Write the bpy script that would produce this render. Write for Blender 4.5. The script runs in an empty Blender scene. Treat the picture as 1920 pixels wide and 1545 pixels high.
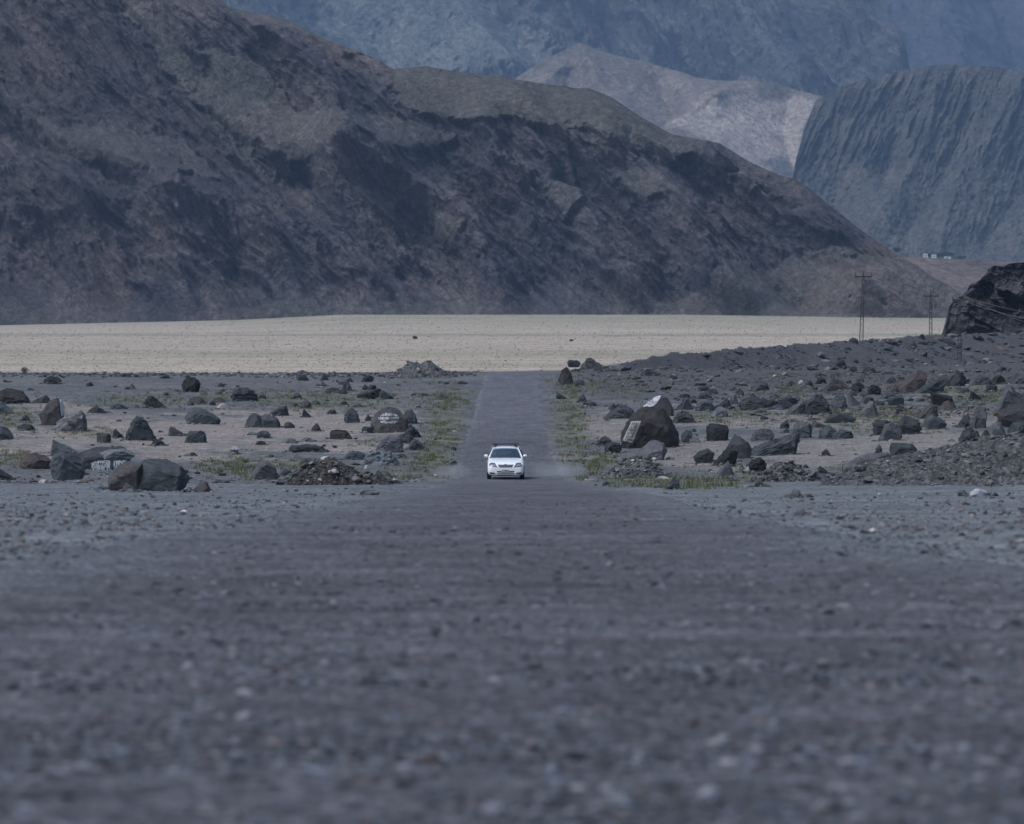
import bpy, bmesh, math, random
import numpy as np
from mathutils import Vector, Matrix
from mathutils.bvhtree import BVHTree

# ------------------------------------------------------------------ camera, world, sun, exposure
scene = bpy.context.scene
F = 10667.0            # focal length in pixels of the 1920 px wide photograph
HY = 560.0             # row of the horizon
cam_d = bpy.data.cameras.new('camera')
cam = bpy.data.objects.new('camera', cam_d)
scene.collection.objects.link(cam)
cam_d.sensor_width = 36.0
cam_d.lens = 200.0
cam_d.clip_start = 0.5
cam_d.clip_end = 60000.0
cam.location = (0, 0, 0)
cam.rotation_euler = (math.radians(90) - math.atan((772.5 - HY) / F), 0, 0)
cam_d.dof.use_dof = True
cam_d.dof.focus_distance = 262.0
cam_d.dof.aperture_fstop = 4.5
scene.camera = cam

SUN_EL, SUN_AZ = math.radians(57), math.radians(-120)     # azimuth clockwise from +Y
sdir = Vector((math.sin(SUN_AZ) * math.cos(SUN_EL), math.cos(SUN_AZ) * math.cos(SUN_EL), math.sin(SUN_EL)))
world = bpy.data.worlds.new("World")
scene.world = world
world.use_nodes = True
wn = world.node_tree
bg = wn.nodes['Background']
sky = wn.nodes.new('ShaderNodeTexSky')
sky.sky_type = 'NISHITA'
sky.sun_disc = False
sky.sun_elevation = SUN_EL
sky.sun_rotation = SUN_AZ
sky.air_density = 1.0
sky.dust_density = 2.5
sky.ozone_density = 1.0
wn.links.new(sky.outputs[0], bg.inputs[0])
bg.inputs[1].default_value = 0.085
sun_d = bpy.data.lights.new('sun', 'SUN')
sun_d.energy = 1.5
sun_d.angle = math.radians(28)
sun_d.color = (0.90, 0.96, 1.0)
sun = bpy.data.objects.new('sun', sun_d)
scene.collection.objects.link(sun)
sun.rotation_euler = sdir.to_track_quat('Z', 'Y').to_euler()
scene.view_settings.view_transform = 'Standard'
scene.view_settings.look = 'None'
scene.view_settings.gamma = 1.0
scene.view_settings.exposure = 0.64
scene.cycles.volume_bounces = 0
scene.cycles.max_bounces = 5
scene.cycles.diffuse_bounces = 2
scene.cycles.volume_step_rate = 1.0

# ------------------------------------------------------------------ helpers
def tag(o, label=None, cat=None, group=None, kind=None):
    if label: o['label'] = label
    if cat: o['category'] = cat
    if group: o['group'] = group
    if kind: o['kind'] = kind
    return o

def link(o, parent=None):
    scene.collection.objects.link(o)
    if parent: o.parent = parent
    return o

def empty(name, loc, rz=0.0):
    o = bpy.data.objects.new(name, None)
    o.empty_display_size = 0.5
    o.location = loc
    o.rotation_euler = (0, 0, rz)
    return link(o)

def np_mesh(name, verts, faces, mat=None, smooth=True, cols=None, parent=None, tri=False):
    verts = np.asarray(verts, np.float32); faces = np.asarray(faces, np.int32)
    me = bpy.data.meshes.new(name)
    k = faces.shape[1]
    me.vertices.add(len(verts)); me.vertices.foreach_set('co', verts.ravel())
    me.loops.add(faces.size); me.loops.foreach_set('vertex_index', faces.ravel())
    me.polygons.add(len(faces))
    me.polygons.foreach_set('loop_start', np.arange(0, faces.size, k, dtype=np.int32))
    me.polygons.foreach_set('loop_total', np.full(len(faces), k, np.int32))
    me.polygons.foreach_set('use_smooth', np.full(len(faces), smooth, bool))
    me.update(calc_edges=True)
    if cols is not None:
        a = me.color_attributes.new('Col', 'FLOAT_COLOR', 'POINT')
        c = np.ones((len(verts), 4), np.float32); c[:, :3] = cols
        a.data.foreach_set('color', c.ravel())
    if mat: me.materials.append(mat)
    o = bpy.data.objects.new(name, me)
    return link(o, parent)

def bm_obj(name, bm, mat, parent=None, smooth=False, sharp=None):
    me = bpy.data.meshes.new(name)
    bm.to_mesh(me); bm.free()
    if smooth:
        me.polygons.foreach_set('use_smooth', np.ones(len(me.polygons), bool))
        if sharp: me.set_sharp_from_angle(angle=math.radians(sharp))
    if mat: me.materials.append(mat)
    o = bpy.data.objects.new(name, me)
    return link(o, parent)

def grid_faces(nr, nc):
    i = np.arange(nr * nc).reshape(nr, nc)
    return np.stack([i[:-1, :-1], i[:-1, 1:], i[1:, 1:], i[1:, :-1]], -1).reshape(-1, 4)

# ---- noise
_rng = np.random.default_rng(7)
_perm = _rng.permutation(512).astype(np.int32)
_perm = np.concatenate([_perm, _perm, _perm])
_g = _rng.normal(size=(512, 3)); _g /= np.linalg.norm(_g, axis=1)[:, None]
_g = (_g * 1.4).astype(np.float32)
def perlin(x, y, z):
    x = np.asarray(x, np.float64); y = np.asarray(y, np.float64) + 0 * x; z = np.asarray(z, np.float64) + 0 * x
    xi = np.floor(x).astype(np.int64); yi = np.floor(y).astype(np.int64); zi = np.floor(z).astype(np.int64)
    xf = (x - xi).astype(np.float32); yf = (y - yi).astype(np.float32); zf = (z - zi).astype(np.float32)
    u = xf * xf * xf * (xf * (xf * 6 - 15) + 10); v = yf * yf * yf * (yf * (yf * 6 - 15) + 10); w = zf * zf * zf * (zf * (zf * 6 - 15) + 10)
    def g(dx, dy, dz):
        h = _perm[_perm[_perm[(xi + dx) & 511] + ((yi + dy) & 511)] + ((zi + dz) & 511)]
        gr = _g[h]
        return gr[..., 0] * (xf - dx) + gr[..., 1] * (yf - dy) + gr[..., 2] * (zf - dz)
    a = g(0, 0, 0) * (1 - u) + g(1, 0, 0) * u
    b = g(0, 1, 0) * (1 - u) + g(1, 1, 0) * u
    c = g(0, 0, 1) * (1 - u) + g(1, 0, 1) * u
    d = g(0, 1, 1) * (1 - u) + g(1, 1, 1) * u
    return (a * (1 - v) + b * v) * (1 - w) + (c * (1 - v) + d * v) * w
def fbm(x, y, z, octv=4, gain=0.5, lac=2.07, off=0.0):
    s = 0; a = 1.0; t = 0
    for i in range(octv):
        s = s + a * perlin(x + 17.3 * i + off, y + 5.1 * i, z + 9.7 * i); t += a
        x = x * lac; y = y * lac; z = z * lac; a *= gain
    return s / t
def ridged(x, y, z, octv=5, gain=0.55, lac=2.1, off=0.0):
    s = 0; a = 1.0; t = 0; prev = 1.0
    for i in range(octv):
        n = 1 - np.abs(perlin(x + 13.1 * i + off, y + 7.7 * i, z + 3.3 * i)) * 2.0
        n = np.clip(n, 0, 1) ** 2 * prev
        s = s + a * n; t += a; prev = np.clip(n * 1.6, 0.15, 1)
        x = x * lac; y = y * lac; z = z * lac; a *= gain
    return s / t
def sstep(a, b, x):
    t = np.clip((x - a) / (b - a), 0, 1); return t * t * (3 - 2 * t)

# ------------------------------------------------------------------ materials
def nodes_of(name):
    m = bpy.data.materials.new(name); m.use_nodes = True
    nt = m.node_tree; b = nt.nodes['Principled BSDF']
    return m, nt, b
def N(nt, t, **kw):
    n = nt.nodes.new(t)
    for k, v in kw.items(): setattr(n, k, v)
    return n
def noise_node(nt, vec, scale, detail=4, rough=0.6, stretch=None):
    n = N(nt, 'ShaderNodeTexNoise')
    n.inputs['Scale'].default_value = scale; n.inputs['Detail'].default_value = detail; n.inputs['Roughness'].default_value = rough
    if stretch:
        mp = N(nt, 'ShaderNodeMapping'); mp.inputs['Scale'].default_value = stretch
        nt.links.new(vec, mp.inputs[0]); vec = mp.outputs[0]
    nt.links.new(vec, n.inputs['Vector'])
    return n
def mult_color(nt, col_socket, fac_socket, lo, hi):
    """colour * mapped noise (lo..hi)"""
    mr = N(nt, 'ShaderNodeMapRange'); mr.inputs[1].default_value = 0.3; mr.inputs[2].default_value = 0.7
    mr.inputs[3].default_value = lo; mr.inputs[4].default_value = hi
    nt.links.new(fac_socket, mr.inputs[0])
    vm = N(nt, 'ShaderNodeVectorMath', operation='SCALE')
    nt.links.new(col_socket, vm.inputs[0]); nt.links.new(mr.outputs[0], vm.inputs['Scale'])
    return vm.outputs[0]
def simple_mat(name, col, rough=0.6, metal=0.0, var=0.0, scale=5.0, bump=0.0, bscale=None, spec=0.5, coat=0.0):
    m, nt, b = nodes_of(name)
    b.inputs['Roughness'].default_value = rough; b.inputs['Metallic'].default_value = metal
    b.inputs['Specular IOR Level'].default_value = spec; b.inputs['Coat Weight'].default_value = coat
    rgb = N(nt, 'ShaderNodeRGB'); rgb.outputs[0].default_value = (*col, 1)
    tc = N(nt, 'ShaderNodeTexCoord')
    s = rgb.outputs[0]
    n = noise_node(nt, tc.outputs['Object'], scale, 4)
    s = mult_color(nt, s, n.outputs[0], 1 - var, 1 + var)
    nt.links.new(s, b.inputs['Base Color'])
    if bump:
        n2 = noise_node(nt, tc.outputs['Object'], bscale or scale * 3, 5)
        bp = N(nt, 'ShaderNodeBump'); bp.inputs['Distance'].default_value = bump; bp.inputs['Strength'].default_value = 0.8
        nt.links.new(n2.outputs[0], bp.inputs['Height']); nt.links.new(bp.outputs[0], b.inputs['Normal'])
    return m
def terrain_mat(name, scales, lohi, bump_scale, bump_dist, rough=0.95, stretch=None, pebble=None, bump_strength=0.8, spec=0.2, rng_=(0.3, 0.7)):
    """vertex colour times several noises, noise bump; pebble=(scale, dist, contrast)"""
    m, nt, b = nodes_of(name)
    b.inputs['Roughness'].default_value = rough; b.inputs['Specular IOR Level'].default_value = spec
    at = N(nt, 'ShaderNodeAttribute', attribute_name='Col')
    tc = N(nt, 'ShaderNodeTexCoord'); vec = tc.outputs['Object']
    s = at.outputs['Color']
    for sc, (lo, hi) in zip(scales, lohi):
        n = noise_node(nt, vec, sc, 5, 0.65, stretch)
        s = mult_color(nt, s, n.outputs[0], lo, hi)
        s.node.inputs['Scale'].links[0].from_node.inputs[1].default_value = rng_[0]; s.node.inputs['Scale'].links[0].from_node.inputs[2].default_value = rng_[1]
    h = noise_node(nt, vec, bump_scale, 8, 0.7, stretch)
    bp = N(nt, 'ShaderNodeBump'); bp.inputs['Distance'].default_value = bump_dist; bp.inputs['Strength'].default_value = bump_strength
    nt.links.new(h.outputs[0], bp.inputs['Height'])
    last = bp.outputs[0]
    if pebble:
        v = N(nt, 'ShaderNodeTexVoronoi'); v.inputs['Scale'].default_value = pebble[0]
        nt.links.new(vec, v.inputs['Vector'])
        sep = N(nt, 'ShaderNodeSeparateColor'); nt.links.new(v.outputs['Color'], sep.inputs[0])
        mr = N(nt, 'ShaderNodeMapRange'); mr.inputs[3].default_value = 1 - pebble[2]; mr.inputs[4].default_value = 1 + pebble[2]
        nt.links.new(sep.outputs[0], mr.inputs[0])
        vm = N(nt, 'ShaderNodeVectorMath', operation='SCALE')
        nt.links.new(s, vm.inputs[0]); nt.links.new(mr.outputs[0], vm.inputs['Scale']); s = vm.outputs[0]
        b2 = N(nt, 'ShaderNodeBump'); b2.invert = True
        b2.inputs['Distance'].default_value = pebble[1]
        nt.links.new(v.outputs['Distance'], b2.inputs['Height']); nt.links.new(last, b2.inputs['Normal']); last = b2.outputs[0]
    nt.links.new(s, b.inputs['Base Color'])
    nt.links.new(last, b.inputs['Normal'])
    return m

# ------------------------------------------------------------------ terrain height function
PY = np.array([-80, 0, 18, 33, 60, 130, 220, 260, 275, 295, 335, 385, 446, 470, 520, 600, 900])
PZ = np.array([-1.5, -1.44, -1.66, -1.98, -2.475, -4.51, -7.16, -8.36, -8.42, -8.10, -7.54, -6.86, -5.85, -6.0, -8.2, -11.5, -12.2])
def plain_z(Y):
    return -13.80 + 0.001783 * Y
def smax(a, b, k):
    h = np.clip(0.5 + 0.5 * (a - b) / k, 0, 1)
    return b + (a - b) * h + k * h * (1 - h)
RX = np.array([3.0, 6, 15, 34, 62, 90, 140, 300]); RY = np.array([430.0, 462, 545, 680, 800, 880, 950, 1000])
def gz(X, Y):
    X = np.asarray(X, float); Y = np.asarray(Y, float)
    z = np.interp(Y, PY, PZ)
    z = np.where(Y > 900, plain_z(np.minimum(Y, 3300)), z)
    z = z + np.interp(X / np.maximum(Y, 50), [-0.16, -0.09, -0.048, -0.030, 0.03, 0.065, 0.1], [-8, -5.6, -2.8, 0, 0, -1.6, -2.2]) * sstep(1300, 3000, Y)
    rise = np.interp(Y, [150, 240, 330, 450, 520], [0.0, 0.034, 0.030, 0.022, 0.0])
    z = z + rise * np.clip(X - 3.2, 0, 40)
    # left plateau: a little lower than the road shoulder far out
    z = z + np.interp(Y, [200, 300, 450, 520], [0, 0.0, -0.15, 0]) * sstep(4, 12, -X)
    yc = np.interp(X, RX, RY)
    crest = np.interp(X, [3.0, 6, 15, 34, 62, 90, 140, 300], [-7.5, -5.75, -5.35, -5.55, -5.0, -5.1, -6, -13])
    zr = np.where(Y < yc, crest - 0.068 * (yc - Y), crest - 0.14 * (Y - yc))
    z = np.where((X > 1) & (Y > 420), smax(zr, z, 0.35), z)
    return z
YS = np.concatenate([np.arange(10, 130, 0.5), np.arange(130, 1100, 1.0), np.arange(1100, 3400, 10)])
def hit(px, py):
    """ground point seen at pixel (px, py) of the photograph"""
    px = np.atleast_1d(np.asarray(px, float)); py = np.atleast_1d(np.asarray(py, float))
    out = np.zeros((len(px), 3))
    for s in range(0, len(px), 2000):
        a = px[s:s + 2000, None]; b = py[s:s + 2000, None]
        X = (a - 960) / F * YS; zr = -(b - HY) / F * YS
        below = zr <= gz(X, YS + 0 * X)
        i = np.argmax(below, axis=1); i = np.where(below.any(axis=1), i, len(YS) - 1)
        Y = YS[i]; Xh = (px[s:s + 2000] - 960) / F * Y
        out[s:s + 2000] = np.stack([Xh, Y, gz(Xh, Y)], -1)
    return out
def road_edges(Y):
    L = np.interp(Y, [0, 18, 48, 63, 100, 130, 160, 220, 260, 295, 335, 385, 446, 452, 458, 466, 476, 490],
                     [-8, -8, -4.7, -3.5, -3.4, -3.2, -2.9, -2.75, -2.75, -3.0, -2.7, -2.55, -2.3, -2.2, -1.6, -0.3, 3.0, 9])
    R = np.interp(Y, [0, 18, 48, 63, 100, 130, 160, 220, 260, 295, 335, 385, 446, 452, 458, 466, 476, 490],
                     [8, 8, 4.4, 3.5, 3.4, 3.6, 3.2, 2.9, 2.7, 2.2, 2.2, 2.2, 2.35, 3.2, 5.0, 7.0, 10, 14])
    n = fbm(Y / 3.1, 0 * Y, 0 * Y, 4); n2 = fbm(Y / 2.7, 0 * Y + 9, 0 * Y, 4)
    m1 = fbm(Y / 0.7, 0 * Y + 20, 0 * Y, 3); m2 = fbm(Y / 0.7, 0 * Y + 33, 0 * Y, 3)
    return L + 0.6 * n + 0.3 * m1, R + 0.6 * n2 + 0.3 * m2

# patches of sand and of grass on the ground: centre, radii (photo pixels), weight
SAND = [(300, 812, 330, 36, 1.0), (560, 800, 220, 34, 1.1), (620, 838, 160, 14, 1), (100, 765, 120, 14, .8), (60, 840, 140, 22, .8), (380, 855, 180, 16, .7),
        (1160, 800, 80, 28, 1.1), (1300, 850, 90, 26, 1.1), (1420, 880, 110, 16, .8), (1480, 790, 250, 22, .8), (1560, 850, 170, 26, 1.2), (1720, 830, 160, 26, 1.2),
        (1820, 735, 130, 16, 1.1), (1660, 790, 90, 20, 1.0), (1800, 790, 90, 20, .9), (1280, 778, 60, 14, .7), (1085, 858, 40, 8, .9)]
GRASS = [(835, 790, 42, 70, 1.1), (850, 745, 45, 22, .9), (600, 750, 160, 20, 1.0), (420, 742, 90, 12, .7), (250, 752, 120, 14, .8), (30, 780, 60, 30, .8),
         (1068, 790, 34, 80, 1.15), (1120, 870, 40, 22, .9), (1180, 900, 90, 18, .9), (1310, 905, 90, 12, 1.0), (1090, 725, 60, 18, .8),
         (1180, 735, 70, 20, .5), (1360, 778, 100, 14, .9), (1480, 735, 60, 16, .8), (1600, 700, 140, 18, .5), (1640, 775, 120, 14, 1.0),
         (1850, 745, 110, 20, .9), (1560, 795, 120, 14, .6), (1700, 800, 70, 16, .8), (1600, 880, 40, 8, .8), (1420, 885, 50, 10, .7),
         (420, 876, 70, 14, .9), (470, 880, 30, 20, .9), (560, 872, 60, 10, .9), (800, 880, 60, 18, .8), (740, 895, 40, 8, 1.0), (820, 850, 40, 24, 1.1), (30, 862, 50, 16, .9),
         (190, 815, 60, 10, .8), (700, 832, 50, 8, .6), (1740, 735, 40, 10, .8), (760, 705, 50, 14, .5), (1130, 690, 60, 10, .4)]
def ell(px, py, lst):
    m = np.zeros_like(px)
    for cx, cy, rx, ry, w in lst:
        m = np.maximum(m, w * np.exp(-(((px - cx) / rx) ** 2 + ((py - cy) / ry) ** 2) * 0.8))
    return m

# ground sheet: fan-shaped grid, finer where the camera looks
ys = [-60.0, -40, -20, -8, 0, 4, 8]
y = 8.0
while y < 1000: y *= 1.0042; ys.append(y)
while y < 3500: y *= 1.008; ys.append(y)
while y < 16000: y *= 1.06; ys.append(y)
ys = np.array(ys)
sc = np.concatenate([-np.geomspace(1.6, 0.135, 40), np.linspace(-0.13, 0.13, 900), np.geomspace(0.135, 1.6, 40)])
wY = np.where(ys > 8, ys, 8 + (8 - ys) * 1.0)
GX = wY[:, None] * sc[None, :]; GY = ys[:, None] + 0 * GX
GZ = gz(GX, GY)
L, R = road_edges(ys)
L = L[:, None]; R = R[:, None]
inroad = sstep(0, 0.5, GX - L) * sstep(0, 0.5, R - GX) * (GY < 490)
offroad = (1 - sstep(-0.4, 0.6, GX - L) * sstep(-0.4, 0.6, R - GX)) * (GY < 490) + (GY >= 490)
near = 1 - sstep(850, 1100, GY)
hills = fbm(GX / 9, GY / 9, 0 * GX, 4) * 0.16 + fbm(GX / 1.1, GY / 1.1, 0 * GX + 4, 3) * 0.045
hills = hills * sstep(60, 240, GY) + fbm(GX / 3, GY / 3, 0 * GX + 2, 4) * 0.05 * (1 - sstep(60, 240, GY))
slope_m = sstep(1, 5, GX) * sstep(470, 560, GY) * near
GZ = GZ + offroad * near * hills * (1 + 2.0 * slope_m) - inroad * 0.07
GZ += slope_m * 0.35 * ridged(GX / 14, GY / 22, 0 * GX, 4)
# faint swells across the near road
berm = np.exp(-((GX - L + 0.7) / 0.5) ** 2) + np.exp(-((GX - R - 0.7) / 0.5) ** 2)
GZ += berm * 0.07 * sstep(90, 240, GY) * (GY < 450) * (0.6 + fbm(GX / 2, GY / 2, 0 * GX + 8, 3))
Ysafe = np.maximum(GY, 6)
PXg = 960 + F * GX / Ysafe; PYg = HY - F * gz(GX, GY) / Ysafe
n1 = fbm(GX / 5, GY / 7, 0 * GX + 1, 5); n2 = fbm(GX / 1.4, GY / 1.8, 0 * GX + 3, 4); n3 = fbm(GX / 30, GY / 40, 0 * GX + 6, 4)
gravel = np.array([0.092, 0.099, 0.110]); gravel2 = np.array([0.125, 0.126, 0.130]); sandc = np.array([0.215, 0.190, 0.178]); grassc = np.array([0.118, 0.128, 0.082])
darkc = np.array([0.070, 0.069, 0.076]); nearc = np.array([0.132, 0.144, 0.160])
col = gravel + (gravel2 - gravel) * sstep(-0.25, 0.3, n1)[..., None]
def mixc(c, d, m): return c + (d - c) * np.clip(m, 0, 1)[..., None]
col = mixc(col, nearc * (1.03 + 0.5 * n1 + 0.3 * n2)[..., None], (1 - sstep(120, 255, GY + 70 * n3 + 18 * n1 - 1.6 * np.abs(GX) )) * 0.9)
sm = (1 - .3 * (GX > 0)) * sstep(0.30, 0.75, ell(PXg, PYg, SAND) + 0.75 * n1 + 0.55 * n2) * sstep(205, 262, GY) * (GY < 470)
col = mixc(col, sandc * 1.0, sm)
gm = sstep(0.42, 0.85, ell(PXg, PYg, GRASS) + 0.5 * n2 + 0.3 * n1) * sstep(170, 245, GY) * (GY < 520)
col = mixc(col, grassc, gm * 0.4)
col = mixc(col, darkc, sstep(425, 490, GY + 4 * n1 + 0 * GX) * sstep(1, 4, GX))
col = mixc(col, darkc * 1.08, sstep(765, 715, PYg + 30 * n1) * sstep(1070, 1130, PXg + 60 * n1) * (GY > 250) * (GY < 520) * (1 - 0.6 * sm))
# far plain: pale gravel, greenish bands of scrub
pl = sstep(700, 880, GY) * (1 - slope_m * (GY < 960))
Dm = GY + 60 * n3
band = np.exp(-((PYg - 663 + 5 * n3) / 7) ** 2) * .7 + np.exp(-((PYg - 628 + 3 * n3) / 2.6) ** 2) * 1.0 + sstep(622, 596, PYg + 10 * n3) * 0.75 + np.exp(-((PYg - 684) / 4) ** 2) * .35
plc = mixc(np.array([0.365, 0.310, 0.260]) + 0 * col, np.array([0.195, 0.205, 0.140]), np.clip(band, 0, 1) * (0.65 + 0.8 * fbm(GX / 60, GY / 90, 0 * GX + 11, 4)))
plc = plc * (1 + 0.30 * fbm(GX / 12, GY / 30, 0 * GX + 15, 5) + 0.4 * fbm(GX / 160, GY / 22, 0 * GX + 19, 5) + 0.15 * fbm(GX / 2.2, GY / 14, 0 * GX + 29, 3))[..., None]
col = mixc(col, plc, pl)
gmat = terrain_mat('ground_gravel', [0.7, 2.4, 9.0], [(0.75, 1.25), (0.58, 1.42), (0.55, 1.45)], 5.0, 0.05, pebble=(13.0, 0.03, 0.42))
gr = np_mesh('ground', np.stack([GX, GY, GZ], -1).reshape(-1, 3), grid_faces(*GX.shape), gmat, True, col.reshape(-1, 3))
tag(gr, 'grey gravel and sand ground with the pale plain behind', kind='structure')

# road sheet
rys = [2.0]
while rys[-1] < 488: rys.append(rys[-1] * 1.0045)
rys = np.array(rys); L, R = road_edges(rys)
ss = np.linspace(0, 1, 220)
RXg = L[:, None] + (R - L)[:, None] * ss[None, :]; RYg = rys[:, None] + 0 * RXg
edge = np.minimum(ss, 1 - ss)[None, :] * (R - L)[:, None]
RZ = gz(RXg, RYg) + 0.03 * sstep(0, 0.5, edge) - 0.06 * (1 - sstep(0, 0.5, edge))
RZ += 0.022 * fbm(RXg / 2.5, RYg / 2.2, 0 * RXg, 3) + 0.006 * fbm(RXg / 0.25, RYg / 0.25, 0 * RXg + 5, 3)
rn = fbm(RXg / 1.2, RYg / 5, 0 * RXg, 5); rn2 = fbm(RXg / 6, RYg / 9, 0 * RXg + 3, 4)
rn3 = fbm(RXg / 11, RYg / 1.8, 0 * RXg + 7, 5, .6)  # crosswise tone bands painted in to imitate heat shimmer
rc = np.array([0.096, 0.097, 0.114]) * (1 + 0.35 * rn + 0.3 * rn2 + 0.75 * rn3 * sstep(240, 120, RYg))[..., None]
dusty = np.array([0.150, 0.158, 0.172])
soft = np.interp(RYg, [0, 60, 130, 230, 280], [3.4, 2.2, 1.6, 1.1, 0.8])
rc = mixc(rc, np.array([0.132, 0.144, 0.160]), (1 - sstep(-0.3, 1.0, edge / soft + 0.9 * rn2 + .35 * rn)))
rc = mixc(rc, dusty * 0.8, sstep(200, 235, RYg) * (1 - sstep(265, 300, RYg)) * 0.4)
rc = mixc(rc, rc * 1.2, sstep(300, 360, RYg))
rc = mixc(rc, rc * 0.62, sstep(0.9, 0.1, edge) * sstep(-.05, .3, fbm(RXg / .6, RYg / 4, 0 * RXg + 77, 4)) * sstep(250, 300, RYg))
rmat = terrain_mat('worn_asphalt', [0.7, 4.5, 12.0], [(0.85, 1.15), (0.66, 1.34), (0.45, 1.6)], rng_=(0.36, 0.64), bump_scale=14.0, bump_dist=0.03, pebble=(22.0, 0.03, 0.6), bump_strength=1.0)
rd = np_mesh('road', np.stack([RXg, RYg, RZ], -1).reshape(-1, 3), grid_faces(*RXg.shape), rmat, True, rc.reshape(-1, 3))
tag(rd, 'worn grey asphalt road running straight away over a dip', kind='structure')

# ------------------------------------------------------------------ mountains
GXD = np.arange(-600, 2700, 4.0); GYD = np.arange(-500, 760, 4.0)
_mx, _my = np.meshgrid(GXD, GYD)
_fx = np.fft.fftfreq(len(GXD))[None, :]; _fy = np.fft.fftfreq(len(GYD))[:, None]
def blur(img, s):
    s = s / 4.0
    k = np.exp(-2 * (np.pi * s) ** 2 * (_fx ** 2 + _fy ** 2))
    return np.real(np.fft.ifft2(np.fft.fft2(img) * k))
def polymask(polys, s=6):
    m = np.zeros_like(_mx)
    for p in polys:
        w = 1.0
        if isinstance(p, tuple) and isinstance(p[1], float): p, w = p
        ins = np.zeros(_mx.shape, bool); n = len(p)
        for i in range(n):
            x0, y0 = p[i]; x1, y1 = p[(i + 1) % n]
            if y0 == y1: continue
            c = ((_my >= min(y0, y1)) & (_my < max(y0, y1)) & (_mx < (x1 - x0) * (_my - y0) / (y1 - y0) + x0))
            ins ^= c
        m = np.maximum(m, ins * w)
    return blur(m, s)
def linefield(lines, width):
    m = np.zeros_like(_mx)
    for ln in lines:
        amp = 1.0; wd = width
        if isinstance(ln, tuple): ln, amp, wd = ln
        wd = wd * 2.3
        d = np.full(_mx.shape, 1e9)
        for (x0, y0), (x1, y1) in zip(ln[:-1], ln[1:]):
            dx, dy = x1 - x0, y1 - y0
            t = np.clip(((_mx - x0) * dx + (_my - y0) * dy) / (dx * dx + dy * dy + 1e-9), 0, 1)
            d = np.minimum(d, np.hypot(_mx - x0 - t * dx, _my - y0 - t * dy))
        m = m + amp * np.exp(-np.abs(d) / wd)
    return m
def samp(img, px, py):
    x = np.clip((px - GXD[0]) / 4.0, 0, len(GXD) - 1.001); y = np.clip((py - GYD[0]) / 4.0, 0, len(GYD) - 1.001)
    xi = x.astype(int); yi = y.astype(int); xf = x - xi; yf = y - yi
    return (img[yi, xi] * (1 - xf) + img[yi, xi + 1] * xf) * (1 - yf) + (img[yi + 1, xi] * (1 - xf) + img[yi + 1, xi + 1] * xf) * yf

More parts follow.
